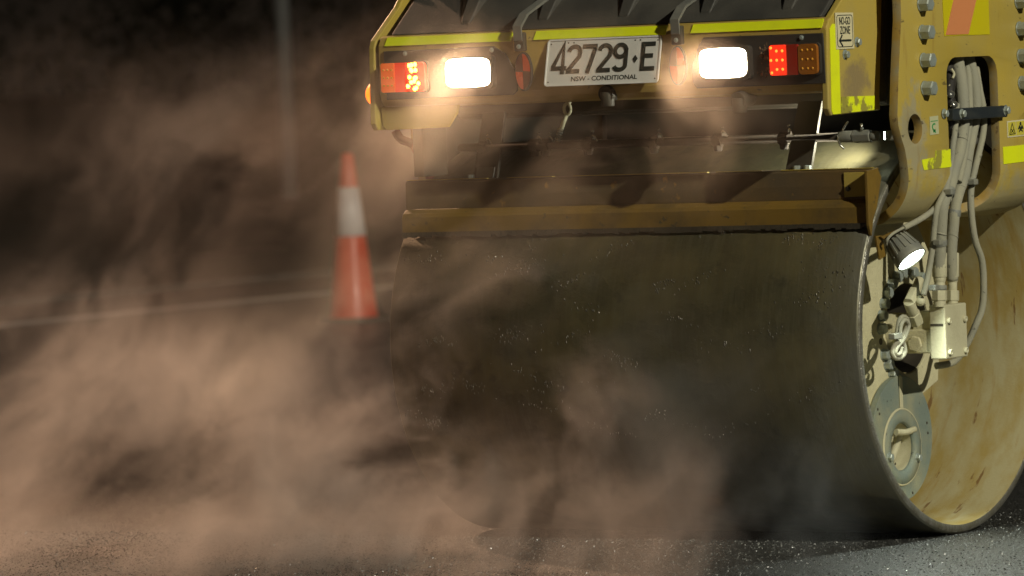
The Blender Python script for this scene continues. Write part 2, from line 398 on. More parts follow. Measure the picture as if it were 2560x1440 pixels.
# ------------------------------------------------------------------ the setting
MB().add([(-300, -60, 0), (60, -60, 0), (60, 400, 0), (-300, 400, 0)], [(0, 1, 2, 3)]).build('road', M_ASPH, kind='structure')
MB().box((-12.32, -40, -0.05), (-12.14, 200, 0.004)).build('road_edge_line', M_LINE, kind='structure')
MB().box((-14.05, -40, -0.05), (-13.90, 200, 0.035)).build('kerb', M_KERB, kind='structure', bevel=0.02)
bm = MB(); nx, ny = 24, 40
for j in range(ny + 1):
    for i in range(nx + 1):
        x = -14.06 - 70 * (i / nx) ** 1.4; y = -30 + 230 * j / ny
        h = 0.03 + 0.9 * min(1, max(0, (-x - 17) / 25)) + 0.08 * math.sin(x * 1.3 + y * 0.7) * min(1, i / 3)
        bm.v.append((x, y, h))
for j in range(ny):
    for i in range(nx):
        a = j * (nx + 1) + i; bm.f.append((a, a + 1, a + nx + 2, a + nx + 1)); bm.sm.append(True)
bm.build('verge', M_GRASS, kind='structure')

# far dark scrub behind the verge: reads as one mass
mb = MB()
for k in range(52):
    cx = -44 - random.random() * 16; cy = 6 + k * 1.9 + random.random(); ch = 1.6 + random.random() * 3.2
    for q in range(420):
        th = random.random() * 2 * PI; rr = 1.7 * random.random() ** 0.5; z = 0.5 + ch * random.random()
        rr *= 1.0 - 0.55 * (z / (ch + 0.6)) ** 2
        p = Vector((cx + rr * math.cos(th), cy + rr * math.sin(th), z)); a = Vector((random.uniform(-1, 1), random.uniform(-1, 1), random.uniform(-1, 1))).normalized()
        b = a.orthogonal().normalized(); sz = random.uniform(0.06, 0.14)
        mb.add([p - a * sz, p + b * sz * .6, p + a * sz, p - b * sz * .6], [(0, 1, 2, 3)])
me = bpy.data.meshes.new('scrub'); me.from_pydata(mb.v, [], mb.f); me.materials.append(M_LEAF)
scrub = bpy.data.objects.new('scrub_foliage', me); COL.objects.link(scrub); tag(scrub, 'dark mass of scrub beyond the road verge', 'scrub', kind='stuff')

# loose and proud stones of the fresh asphalt close to the roller
mb = MB()
for k in range(34000):
    x = random.uniform(-3.4, 1.5); y = random.uniform(-2.3, 1.6) if x > -0.2 else random.uniform(-2.3, -0.3)
    r = random.uniform(0.0014, 0.0042); h = r * random.uniform(0.3, 0.8); a = random.random() * PI
    vs = [(x + r * math.cos(a + t) * random.uniform(.7, 1.2), y + r * math.sin(a + t) * random.uniform(.7, 1.2), -0.001) for t in (0, 1.6, 3.1, 4.7)]
    tx, ty = random.uniform(-.4, .4) * r, random.uniform(-.4, .4) * r
    vs += [(x + tx + (vv[0] - x) * .5, y + ty + (vv[1] - y) * .5, h + random.uniform(-.3, .3) * h) for vv in vs[:4]]
    mb.add(vs, [(0, 1, 5, 4), (1, 2, 6, 5), (2, 3, 7, 6), (3, 0, 4, 7), (4, 5, 6), (4, 6, 7)])
me = bpy.data.meshes.new('asphalt_stones'); me.from_pydata(mb.v, [], mb.f); me.materials.append(M_STONE)
st = bpy.data.objects.new('asphalt_stones', me); COL.objects.link(st); tag(st, 'loose dark stones on the fresh asphalt', 'stones', kind='stuff')

# posts beyond the verge
def post(name, x, y, h, r, mat, label):
    t = empty(name, (x, y, 0.1), label, 'post')
    MB().cyl((0, 0, -0.3), (0, 0, h), r, r * 0.8, 16).build('shaft', mat, t)
    MB().cyl((0, 0, -0.1), (0, 0, 0.12), r * 1.9, r * 1.7, 16).build('footing', M_KERB, t)
post('grey_post', -22.0, 28.4, 7.0, 0.075, M_POSTG, 'pale grey post standing in the dark between the cone and the left edge')
post('timber_pole', -21.5, 21.8, 8.0, 0.09, M_POSTY, 'dim brownish pole at far left fading into the steam')

# traffic cones
def make_cone(label):
    t = empty('traffic_cone', (0, 0, 0), label, 'traffic cone')
    MB().prism([(a, b, 0.0) for a, b in rrect(0, 0, 0.31, 0.31, 0.05)], (0, 0, 0.03)).build('base', M_BLK, t, 0.008)
    def rad(z): return 0.130 - (0.130 - 0.033) * (z - 0.045) / 0.87
    z1, z2 = 0.47, 0.735
    MB().lathe([(0.028, 0.134), (0.05, rad(0.05)), (z1, rad(z1))], (0, 0, 0), (0, 0, 1)).build('lower_body', M_CONE, t)
    MB().lathe([(z1, rad(z1)), (z1, rad(z1) + 0.003), (z2, rad(z2) + 0.003), (z2, rad(z2))], (0, 0, 0), (0, 0, 1)).build('reflective_band', M_CONEW, t)
    MB().lathe([(z2, rad(z2)), (0.90, rad(0.90)), (0.915, 0.028), (0.918, 0.02), (0.905, 0.016), (0.85, 0.016)], (0, 0, 0), (0, 0, 1)).build('tip', M_CONE, t)
    return t
cone = make_cone('orange traffic cone with one white band, whole height clear of the drum')
cone.location = (-9.74, 11.32, 0.0)

# ------------------------------------------------------------------ the road roller
roller = empty('road_roller', (0, 0, 0), 'yellow tandem road roller with wet steel drum and glowing work lights', 'road roller')
R, RIN, DW = 0.57, 0.547, 1.54
# drum
prof = [(0.0, RIN), (0.0, R - 0.006), (-0.006, R), (-0.35, R), (-0.9, R), (-DW + 0.006, R), (-DW, R - 0.006), (-DW, RIN)]
drum = MB().lathe(prof, (0, 0, R), (1, 0, 0), 240).build('drum', M_DRUM, roller)
MB().lathe([(0.0, RIN), (-0.004, RIN - 0.002), (-0.30, RIN - 0.002), (-0.56, RIN - 0.002), (-0.56, 0.1), (-0.561, 0.02)], (0, 0, R), (1, 0, 0), 200).build('inner_shell', M_INNER, drum)
MB().lathe([(0.0005, RIN - 0.002), (0.0022, RIN), (0.0022, R - 0.0075), (0.0, R - 0.005)], (0, 0, R), (1, 0, 0), 240).build('worn_rim', dirty('bare_worn_steel', (0.30, 0.29, 0.25), (0.15, 0.135, 0.09), 0.4, 0.65, 0.9, 22, 0.35, 0.7, 0.6), drum)
# beads of water and bitumen clots on the drum face
mb = MB()
for k in range(44):
    cx = random.uniform(-1.5, -0.10); ca = random.uniform(-0.45, 0.60); nb = random.randint(6, 34); ln = random.uniform(0.015, 0.06); sl = random.uniform(-0.7, 0.7)
    for q in range(nb):
        x = cx + random.gauss(0, ln); a = ca + random.gauss(0, 0.016) + (x - cx) * sl
        if x > -0.02 or x < -1.52 or a > 0.60: continue
        r = random.uniform(0.0006, 0.0018)
        c = Vector((x, -(R + r * .1) * math.cos(a), R + (R + r * .1) * math.sin(a)))
        mb.ellipsoid(c, (r * random.uniform(.7, 1.3), r * .9, r * random.uniform(1.2, 3.6)), 6, 4)
mb.build('water_beads', dirty('wet_bead', (0.12, 0.11, 0.085), (0.25, 0.24, 0.2), 0.4, 0.7, 0.8, 60, 0.08, 0.5, 0.0), drum, kind='stuff')

# yoke plates: flat above, rolled inwards at the bottom, long slot through the roll
def yoke_mesh(xo, sgn, ky=1.0):
    ZB, RA = 1.025, 0.14                                  # start of the roll and its radius
    half = [(-0.395, 1.72), (-0.402, 1.45), (-0.428, 1.30), (-0.436, 1.24), (-0.443, 1.19), (-0.440, 1.16), (-0.425, 1.125), (-0.408, 1.095), (-0.398, 1.06),
            (-0.392, 1.02), (-0.388, 0.95), (-0.385, 0.88), (-0.36, 0.83), (-0.33, 0.80)]
    out = half + [(-y, z) for y, z in reversed(half)]
    slot = [(0.152, 1.28)] + [(0.152 - 0.055 + 0.055 * math.cos(a), 1.285 + 0.055 * math.sin(a)) for a in [PI / 2 * k / 6 for k in range(7)]]
    slot += [(-0.152 + 0.055 - 0.055 * math.cos(a), 1.285 + 0.055 * math.sin(a)) for a in [PI / 2 - PI / 2 * k / 6 for k in range(7)]]
    slot += [(-0.152, 1.1), (-0.15, 1.0), (-0.142, 0.955), (-0.118, 0.915), (-0.08, 0.885), (-0.03, 0.87), (0.03, 0.87), (0.08, 0.885), (0.118, 0.915), (0.142, 0.955), (0.15, 1.0), (0.152, 1.1)]
    holes = [slot, circ(-0.345, 1.148, 0.041, 28), circ(0.345, 1.148, 0.041, 28)]
    loops = [[Vector((a, b, 0)) for a, b in l] for l in [out] + holes]
    flat = [p for l in loops for p in l]; tris = tessellate_polygon(loops)
    bm = bmesh.new(); vs = [bm.verts.new(p) for p in flat]
    for t in tris:
        try: bm.faces.new([vs[i] for i in t])
        except ValueError: pass
    for k in range(22):
        zc = ZB - k * 0.0115
        bmesh.ops.bisect_plane(bm, geom=bm.verts[:] + bm.edges[:] + bm.faces[:], plane_co=(0, zc, 0), plane_no=(0, 1, 0), dist=1e-5)
    for v in bm.verts:
        y, s = v.co.x, v.co.y
        if s >= ZB: x, z = 0.0, s
        else:
            a = (ZB - s) / RA
            if a < PI / 2: x, z = -RA * (1 - math.cos(a)), ZB - RA * math.sin(a)
            else: x, z = -RA - (a - PI / 2) * RA, ZB - RA
        v.co = (xo + sgn * x, y * ky, z)
    bmesh.ops.recalc_face_normals(bm, faces=bm.faces)
    f = max(bm.faces, key=lambda q: q.calc_area())
    if f.normal.x * sgn < 0: bmesh.ops.reverse_faces(bm, faces=bm.faces)
    for q in bm.faces: q.smooth = True
    me = bpy.data.meshes.new('yoke'); bm.to_mesh(me); bm.free(); me.materials.append(M_YOKE); me.materials.append(M_RUST)
    return me
def yoke_paint():
    m, nt, b = new_mat('scuffed_yoke_paint')
    tc = nt.nodes.new('ShaderNodeTexCoord'); sep = nt.nodes.new('ShaderNodeSeparateXYZ'); nt.links.new(tc.outputs['Object'], sep.inputs[0])
    c = mix(nt, ramp(nt, noise(nt, 3.2, 6), [(0.4, 0.0), (0.75, 0.7)]), (0.45, 0.33, 0.056), (0.37, 0.30, 0.115))
    low = math_n(nt, 'MULTIPLY_ADD', sep.outputs[2], -2.4, 2.62)
    dust = ramp(nt, math_n(nt, 'ADD', low, math_n(nt, 'MULTIPLY', noise(nt, 11, 7, rough=0.7), 1.0)), [(0.62, 0.0), (0.82, 0.75)])
    c = mix(nt, dust, c, (0.34, 0.30, 0.175))
    dy = math_n(nt, 'ADD', sep.outputs[1], 0.355); dz = math_n(nt, 'ADD', sep.outputs[2], -1.13)
    d = math_n(nt, 'SQRT', math_n(nt, 'ADD', math_n(nt, 'MULTIPLY', dy, dy), math_n(nt, 'MULTIPLY', math_n(nt, 'MULTIPLY', dz, dz), 0.35)))
    eye = ramp(nt, math_n(nt, 'ADD', math_n(nt, 'MULTIPLY', d, -6.0), math_n(nt, 'MULTIPLY', noise(nt, 18, 6), 1.0)), [(0.02, 0.0), (0.16, 0.8)])
    c = mix(nt, eye, c, (0.33, 0.30, 0.20))
    sc = ramp(nt, noise(nt, 30, 5, stretch=(1, 0.5, 1.6)), [(0.66, 0.0), (0.70, 0.75)])
    c = mix(nt, sc, c, (0.07, 0.055, 0.035))
    c = mix(nt, ramp(nt, noise(nt, 9, 6, stretch=(1, 2.2, 0.35)), [(0.62, 0.0), (0.72, 0.55)]), c, (0.27, 0.155, 0.03))
    nt.links.new(c, b.inputs['Base Color']); nt.links.new(math_n(nt, 'MULTIPLY_ADD', dust, 0.35, 0.42), b.inputs['Roughness']); bump(nt, b, noise(nt, 140, 3), 0.15, 0.004); return m
M_YOKE = yoke_paint()
for xo, sgn in ((0.08, 1), (-DW - 0.08, -1)):
    o = bpy.data.objects.new('drum_yoke', yoke_mesh(xo, sgn, 1.0 if sgn > 0 else 0.66)); COL.objects.link(o); o.parent = roller
    so = o.modifiers.new('thickness', 'SOLIDIFY'); so.thickness = 0.026; so.offset = -1; so.material_offset_rim = 1
    finish(o, bevel=0.003, seg=2)
    es = o.modifiers.new('split', 'EDGE_SPLIT'); es.split_angle = math.radians(40)
    if sgn == 1: yoke = o

# hex bolts
def hex_mesh(r, h, washer=1.25):
    mb = MB(); mb.cyl((0, 0, 0), (0.12 * h, 0, 0), r * washer, n=20); mb.cyl((0.12 * h, 0, 0), (h * .9, 0, 0), r, n=6, smooth=False); mb.cyl((h * .9, 0, 0), (h, 0, 0), r, r * 0.86, n=6, smooth=False)
    return mb.mesh('bolt', M_ZINC)
BOLT = hex_mesh(0.0215, 0.034, 1.0); SB = hex_mesh(0.0105, 0.012, 1.35); SCREW = hex_mesh(0.0055, 0.005, 1.3); MBOLT = hex_mesh(0.0155, 0.02, 1.1)
def bolt(me, loc, parent, roll=0.0, d=(1, 0, 0), mat=None, name='bolt'):
    o = bpy.data.objects.new(name, me); COL.objects.link(o); o.parent = parent
    q = Vector((1, 0, 0)).rotation_difference(Vector(d)); o.rotation_mode = 'QUATERNION'
    from mathutils import Quaternion
    o.rotation_quaternion = q @ Quaternion((1, 0, 0), roll); o.location = loc
    return o
for y in (-0.288, 0.292):
    for k in range(4): bolt(BOLT, (0.08, y + 0.001 * k, 1.490 - 0.0775 * k), roller, random.uniform(-.25, .25) + 0.2)
    bolt(BOLT, (0.08, y, 1.5675), roller, 0.1)
# decals on the yoke
def decal(name, pts, mat, parent, N, th=0.0012, label=None):
    return MB().prism(pts, Vector(N) * th).build(name, mat, parent, label=label)
XF = 0.0806
decal('warning_sheet', yz(XF, [(-0.158, 1.40), (0.112, 1.40), (0.112, 1.62), (-0.165, 1.62)]), M_CHEV_Y, roller, (1, 0, 0), label='yellow sheet with one pale red diagonal stripe')
decal('diagonal_stripe', yz(XF + 0.0016, [(-0.152, 1.403), (-0.018, 1.403), (0.104, 1.62), (-0.032, 1.62)]), M_CHEV_R, roller, (1, 0, 0))
decal('fluoro_tape', yz(XF, [(-0.312, 1.049), (-0.305, 1.033), (-0.145, 1.036), (-0.147, 1.086), (-0.235, 1.084), (-0.237, 1.066), (-0.315, 1.062)]), M_TAPEW, roller, (1, 0, 0), label='torn fluoro yellow tape on the yoke lobe')
decal('fluoro_tape', yz(XF, [(0.168, 1.032), (0.39, 1.037), (0.39, 1.084), (0.168, 1.081)]), M_TAPE, roller, (1, 0, 0))
s1 = decal('green_tag_sticker', yz(XF, [(-0.262, 1.128), (-0.212, 1.130), (-0.212, 1.181), (-0.262, 1.179)]), M_STKG, roller, (1, 0, 0))
strokes('sling_mark', [arc(-0.238, 1.150, 0.011, 0.009, 60, 300, 8), [(-0.244, 1.141), (-0.231, 1.135)], [(-0.244, 1.136), (-0.232, 1.142)]], 0.004, M_GREEN, s1, (XF + 0.0014, 0, 0), (0, 1, 0), (0, 0, 1), (1, 0, 0))
strokes('sticker_line', [[(-0.258, 1.166), (-0.217, 1.167)]], 0.0018, M_GREEN, s1, (XF + 0.0014, 0, 0), (0, 1, 0), (0, 0, 1), (1, 0, 0))
s2 = decal('warning_sticker', yz(XF, [(0.197, 1.106), (0.307, 1.108), (0.307, 1.155), (0.197, 1.153)]), M_STICK, roller, (1, 0, 0))
decal('yellow_field', yz(XF + 0.0014, [(0.202, 1.110), (0.248, 1.111), (0.248, 1.150), (0.202, 1.149)]), M_WARN, s2, (1, 0, 0), 0.0006)
decal('yellow_field', yz(XF + 0.0014, [(0.252, 1.111), (0.302, 1.112), (0.302, 1.151), (0.252, 1.150)]), M_WARN, s2, (1, 0, 0), 0.0006)
strokes('triangle_mark', [[(0.208, 1.115), (0.242, 1.116), (0.225, 1.146), (0.208, 1.115), (0.215, 1.115)], [(0.218, 1.119), (0.231, 1.128)], [(0.232, 1.119), (0.219, 1.129)]], 0.0024, M_INK, s2, (XF + 0.0022, 0, 0), (0, 1, 0), (0, 0, 1), (1, 0, 0))
strokes('figure_mark', [arc(0.277, 1.143, 0.003, 0.003, 0, 350, 8), [(0.262, 1.128), (0.270, 1.137), (0.277, 1.130), (0.285, 1.137), (0.292, 1.128)], [(0.266, 1.121), (0.288, 1.133)], [(0.288, 1.121), (0.266, 1.133)]], 0.0045, M_INK, s2, (XF + 0.0022, 0, 0), (0, 1, 0), (0, 0, 1), (1, 0, 0))

# hose clamp bar over the slot
MB().box((0.083, -0.160, 1.165), (0.102, 0.165, 1.198)).build('hose_clamp_bar', M_BAR, roller, 0.003)
for y, z in ((-0.178, 1.185), (0.19, 1.185)): bolt(SB, (0.082, y, z), roller, 0.3, name='clamp_bolt')
for y, z in ((-0.112, 1.182), (0.152, 1.183)): bolt(SB, (0.102, y, z), roller, 0.3, name='clamp_bolt')

# tail: side plates, bumper, light panels
for xo, lab in ((-0.012, None), (-1.492, None)):
    oy, iy = -0.655, -0.37
    pts = [(-0.655, 1.43), (-0.660, 1.30), (-0.662, 1.215), (-0.648, 1.196), (-0.37, 1.2035), (-0.372, 1.24), (-0.345, 1.46), (-0.325, 1.62), (-0.45, 1.62), (-0.52, 1.545), (-0.645, 1.452)]
    o = MB().prism(yz(xo, pts), (-0.02, 0, 0)).build('tail_side_plate', M_YEL, roller, 0.004)
    if xo > -1: side = o
XS = -0.0115
t1 = decal('fluoro_tape', yz(XS, [(-0.641, 1.432), (-0.627, 1.445), (-0.592, 1.445), (-0.598, 1.20), (-0.641, 1.199), (-0.648, 1.21)]), M_TAPE, side, (1, 0, 0))
decal('fluoro_tape', yz(XS, [(-0.596, 1.2006), (-0.404, 1.205), (-0.404, 1.244), (-0.590, 1.246)]), M_TAPEW, side, (1, 0, 0), label='dirty lower fluoro tape')
sg = decal('no_go_sign', yz(XS + 0.0016, [(-0.612, 1.375), (-0.512, 1.376), (-0.512, 1.474), (-0.612, 1.475)]), M_STICK, side, (1, 0, 0))
XT = XS + 0.0030
strokes('border_line', [[(a, b) for a, b in rrect(-0.5615, 1.4245, 0.086, 0.086, 0.008)] + [(-0.5185, 1.46)]], 0.0022, M_INK, sg, (XT, 0, 0), (0, 1, 0), (0, 0, 1), (1, 0, 0), 0.0004)
text('lettering', 'NO-GO', 0.030, M_INK, sg, (XT, -0.5615, 1.451), (0, 1, 0), (1, 0, 0), 0.60, bold=0.0004, depth=0.0003)
text('lettering', 'ZONE', 0.030, M_INK, sg, (XT, -0.5610, 1.4255), (0, 1, 0), (1, 0, 0), 0.68, bold=0.0004, depth=0.0003)
strokes('arrow', [[(-0.527, 1.3985), (-0.590, 1.3985)], [(-0.577, 1.414), (-0.593, 1.3985), (-0.576, 1.383)]], 0.006, M_INK, sg, (XT, 0, 0), (0, 1, 0), (0, 0, 1), (1, 0, 0), 0.0004)
bolt(SB, (-0.012, -0.491, 1.393), side, 0.4); bolt(SB, (-0.012, -0.560, 1.360), side, 0.1)

XL, XR, YB = -1.480, -0.014, -0.655
prof = [(-0.50, 1.470), (-0.628, 1.464), (-0.640, 1.458), (-0.655, 1.436), (-0.655, 1.296), (-0.650, 1.278), (-0.636, 1.264), (-0.612, 1.258), (-0.50, 1.262)]
mb = MB(); mb.prism([(XL, a, b) for a, b in prof], (XR - XL, 0, 0))
bumper = mb.build('bumper', dirty('bumper_yellow_paint', (0.47, 0.32, 0.07), (0.3, 0.22, 0.085), 0.4, 0.75, 0.8, 4, 0.4, spots=(30, 0.68, 0.6, DARKSPOT)), roller, 0.004)
# three strips of tape along the folded top edge
for a, b in ((-1.455, -1.026), (-0.953, -0.521), (-0.441, -0.026)):
    wob = [a + (b - a) * k / 14 for k in range(15)]
    top = [(x, -0.6345, 1.4605 + random.uniform(-.0015, .0005)) for x in wob]; bot = [(x, -0.6588, 1.4335) for x in reversed(wob)]
    lo = 1.4335 + (0.006 if a < -1.2 else 0)
    MB().prism([(p[0], -0.6415 - 0.0012, 1.4590) if i not in (0,) else (p[0] + .003, -0.6427, 1.4590) for i, p in enumerate(top)] + [(p[0], -0.6575, 1.4345) for p in bot], (0, -0.0016, 0.0011)).build('fluoro_tape', M_TAPE, bumper)
# brown smear on the lower half of the right side plate
def stained_yellow():
    m, nt, b = new_mat('stained_yellow_paint')
    tc = nt.nodes.new('ShaderNodeTexCoord'); sep = nt.nodes.new('ShaderNodeSeparateXYZ'); nt.links.new(tc.outputs['Object'], sep.inputs[0])
    dy = math_n(nt, 'MULTIPLY_ADD', sep.outputs[1], 1 / 0.095, 0.505 / 0.095); dz = math_n(nt, 'MULTIPLY_ADD', sep.outputs[2], 1 / 0.075, -1.285 / 0.075)
    d = math_n(nt, 'ADD', math_n(nt, 'MULTIPLY', dy, dy), math_n(nt, 'MULTIPLY', dz, dz))
    f = math_n(nt, 'ADD', math_n(nt, 'MULTIPLY', d, -0.5), math_n(nt, 'MULTIPLY', noise(nt, 22, 6), 1.6))
    c = mix(nt, ramp(nt, noise(nt, 3.5, 6), [(0.4, 0.0), (0.75, 0.7)]), (0.45, 0.33, 0.056), (0.36, 0.295, 0.115))
    c = mix(nt, ramp(nt, f, [(0.35, 0.0), (0.75, 0.85)]), c, (0.24, 0.18, 0.095))
    c = mix(nt, ramp(nt, math_n(nt, 'ADD', f, math_n(nt, 'MULTIPLY', noise(nt, 60, 4), 0.8)), [(1.25, 0.0), (1.45, 0.6)]), c, (0.36, 0.22, 0.03))
    nt.links.new(c, b.inputs['Base Color']); b.inputs['Roughness'].default_value = 0.55; bump(nt, b, noise(nt, 140, 3), 0.2, 0.004); return m
side.data.materials[0] = stained_yellow()
# sunk black light panels
pl = [(-1.458, 1.421), (-1.085, 1.423), (-1.045, 1.40), (-1.012, 1.345), (-1.010, 1.295), (-1.025, 1.284), (-1.452, 1.282)]
pr = [(-0.398, 1.423), (-0.022, 1.421), (-0.018, 1.284), (-0.425, 1.283), (-0.438, 1.30), (-0.440, 1.345), (-0.415, 1.40)]
for nm, pp in (('light_panel', pl), ('light_panel', pr)):
    MB().prism(xz(YB - 0.0005, pp), (0, -0.006, 0)).build(nm, M_PLAS, bumper, 0.002)
YL = YB - 0.0066
for x, z in ((-1.383, 1.412), (-1.09, 1.412), (-0.088, 1.411)): bolt(SCREW, (x, YL, z), bumper, 0.2, (0, -1, 0), name='screw')
# halogen work lights
def flood(cx, cz):
    w, h = 0.166, 0.094
    body = MB().prism(xz(YL + 0.002, rrect(cx, cz, w, h, 0.012)), (0, -0.022, 0)).build('work_light', M_PLAS, roller, 0.004)
    mb = MB(); n, m = 40, 7; ww, hh = 0.151, 0.083
    for j in range(m + 1):
        q = j / m
        for i in range(n):
            a = 2 * PI * i / n; ca, sa = math.cos(a), math.sin(a); e = 2 / 6.5
            bx = math.copysign(abs(ca) ** e, ca) * q; bz = math.copysign(abs(sa) ** e, sa) * q
            bx *= 1 - 0.03 * bz * bz; bz *= 1 - 0.07 * bx * bx
            mb.v.append((cx + bx * ww / 2, YL - 0.0205 - 0.009 * (1 - q ** 3), cz + bz * hh / 2))
    for j in range(m):
        for i in range(n): k2 = (i + 1) % n; mb.f.append((j * n + i, j * n + k2, (j + 1) * n + k2, (j + 1) * n + i)); mb.sm.append(True)
    mb.build('lens', M_FLOOD, body)
    ld = bpy.data.lights.new('halogen_beam', 'AREA'); lo = bpy.data.objects.new('halogen_beam', ld); COL.objects.link(lo); lo.parent = roller
    ld.shape = 'RECTANGLE'; ld.size = 0.115; ld.size_y = 0.055; ld.spread = math.radians(116)
    ld.energy = HALOGEN; ld.color = (1.0, 0.62, 0.34)
    lo.location = (cx, YL - 0.032, cz); lo.rotation_euler = Vector((0.0, 1, 0.0)).to_track_quat('Z', 'Y').to_euler()
HALOGEN = 32
flood(-1.160, 1.351); flood(-0.326, 1.350)
# combination tail lights
def tail_light(x0, x1, z, flip):
    cx = (x0 + x1) / 2; w = x1 - x0; h = 0.083
    t = MB().prism(xz(YL + 0.002, rrect(cx, z, w + 0.006, h + 0.006, 0.012)), (0, -0.012, 0)).build('tail_light', M_PLAS, roller, 0.003)
    X = lambda f: x0 + w * f if not flip else x1 - w * f
    def lens(nm, a, b, mat, r=0.006):
        c = (X(a) + X(b)) / 2; return MB().prism(xz(YL - 0.0098, rrect(c, z, abs(X(b) - X(a)) - 0.002, h, r)), (0, -0.012, 0)).build(nm, mat, t, 0.003)
    if flip: lens('amber_lens', 0.0, 0.40, M_AMB, 0.012); lens('red_lens', 0.41, 0.64, M_RED, 0.002); lens('brake_lens', 0.65, 1.0, M_REDLIT, 0.008)
    else: lens('amber_lens', 0.0, 0.31, M_AMBDIM, 0.006); lens('red_lens', 0.32, 0.58, M_REDDIM, 0.002); lens('indicator_lens', 0.59, 1.0, M_REDLIT, 0.012)
    led = MB().ellipsoid((0, 0, 0), (0.0042, 0.002, 0.0042), 8, 5)
    me_r = led.mesh('led', M_LEDR); me_y = MB().ellipsoid((0, 0, 0), (0.0062, 0.002, 0.0062), 8, 5).mesh('led', M_LEDY); me_o = MB().ellipsoid((0, 0, 0), (0.0036, 0.0018, 0.0036), 8, 5).mesh('led', M_AMBDOT)
    def led_at(me, f, dz):
        o = bpy.data.objects.new('led', me); COL.objects.link(o); o.parent = t; o.location = (X(f), YL - 0.0222, z + dz)
    if flip:
        for f in (0.72, 0.84):
            for dz in (-0.025, 0.0, 0.025): led_at(me_r, f, dz)
        led_at(me_r, 0.95, -0.034); led_at(me_r, 0.955, 0.034); led_at(me_r, 0.96, 0.0)
        for f in (0.10, 0.2, 0.31):
            for dz in (-0.025, 0.0, 0.025): led_at(me_o, f, dz)
    else:
        for f in (0.66, 0.74, 0.82):
            for dz in (-0.03, -0.015, 0.0, 0.015, 0.03): led_at(me_y, f + random.uniform(-.045, .045), dz + random.uniform(-.006, .006))
        for f in (0.07, 0.16, 0.25):
            for dz in (-0.022, 0.0, 0.022): led_at(me_o, f, dz)
    return t
tail_light(-1.455, -1.305, 1.345, False); tail_light(-0.180, -0.030, 1.352, True)
# amber side marker on the left flank
MB().lathe([(0, 0.034), (-0.012, 0.033), (-0.022, 0.024), (-0.026, 0.0005)], (-1.514, -0.62, 1.300), (1, 0, 0), 20).build('side_marker', M_SIDE, roller)
# oval reflectors with four quadrants
def reflector(cx, cz):
    o = MB().prism(xz(YB - 0.0003, circ(cx, cz, 0.028, 32, 0.055)), (0, -0.010, 0)).build('oval_reflector', M_PLAS, bumper, 0.003)
    for k in range(4):
        a = [(cx + 0.0012 * (1 if k in (0, 3) else -1), cz + 0.0012 * (1 if k < 2 else -1))] + \
            [(cx + 0.0235 * math.cos(PI / 2 * (k + q / 8) ) , cz + 0.050 * math.sin(PI / 2 * (k + q / 8))) for q in range(9)]
        MB().prism(xz(YB - 0.0106, a), (0, -0.002, 0)).build('quadrant', M_REDB if k in (0, 2) else M_REDD, o)
reflector(-0.986, 1.348); reflector(-0.482, 1.348)
# tie-down lugs under the bumper
for x, z in ((-0.715, 1.272), (-0.292, 1.242)):
    mb = MB(); mb.cyl((x - 0.002, -0.60, z + 0.012), (x - 0.002, -0.668, z + 0.004), 0.024, 0.024, 20); mb.cyl((x - 0.002, -0.655, z - 0.03), (x - 0.002, -0.655, z + 0.01), 0.018, 0.022, 16)
    mb.build('tie_down_lug', M_DARK, bumper, 0.002)

# registration plate, leaning back a little
lean = math.radians(14); PU = Vector((1, 0, 0)); PV = Vector((0, math.sin(lean), math.cos(lean))); PN = PU.cross(PV) * -1
PN = Vector((0, -math.cos(lean), math.sin(lean))); PO = Vector((-0.904, -0.687, 1.303))
pw, ph = 0.372, 0.134
def on_plate(pts, d): return [PO + PU * a + PV * b + PN * d for a, b in pts]
plate = MB().prism(on_plate(rrect(pw / 2, ph / 2, pw, ph, 0.010), 0), PN * 0.0016).build('number_plate', M_PLATE, roller)
MB().prism(on_plate(rrect(pw / 2, ph / 2, pw, ph, 0.010), 0.0018), PN * 0.0022, [on_plate(rrect(pw / 2, ph / 2, pw - 0.008, ph - 0.008, 0.007), 0.0018)]).build('raised_rim', M_PLATE_EDGE, plate)
ch, cw, z0 = 0.084, 0.044, 0.034
G = {
 '4': [[(0.72, 0), (0.72, 1.0), (0.02, 0.27), (0.02, 0.20), (1.0, 0.20)]],
 '2': [arc(0.5, 0.74, 0.42, 0.185, 175, -20, 12) + [(0.86, 0.58), (0.10, 0.12), (0.10, 0.085), (0.95, 0.085)]],
 '7': [[(0.0, 0.915), (0.92, 0.915), (0.92, 0.83), (0.45, 0.0)]],
 '9': [arc(0.5, 0.78, 0.42, 0.135, 0, 360, 20)[:-1] + [(0.92, 0.78)], [(0.08, 0.78), (0.08, 0.62)] + arc(0.42, 0.56, 0.34, 0.115, 180, 330, 8), [(0.92, 0.80), (0.92, 0.28)] + arc(0.5, 0.25, 0.42, 0.165, 0, -170, 10)],
 'E': [[(0.95, 0.915), (0.08, 0.915), (0.08, 0.085), (0.98, 0.085)], [(0.08, 0.52), (0.82, 0.52)]],
}
G['9'] = [[(0.92, 0.80), (0.92, 0.30)] + arc(0.5, 0.24, 0.42, 0.16, 10, -165, 10), arc(0.5, 0.72, 0.42, 0.205, 0, 360, 24)]
for chh, x in (('4', 0.024), ('2', 0.070), ('7', 0.118), ('2', 0.170), ('9', 0.220), ('E', 0.312)):
    g = [[(x + cw * a, z0 + ch * b) for a, b in l] for l in G[chh]]
    strokes('plate_character', g, 0.0122, M_INK, plate, PO + PN * 0.0017, PU, PV, PN, 0.0016)
MB().prism(on_plate([(0.283, z0 + 0.036), (0.291, z0 + 0.047), (0.299, z0 + 0.036), (0.291, z0 + 0.025)], 0.0017), PN * 0.0016).build('plate_diamond', M_INK, plate)
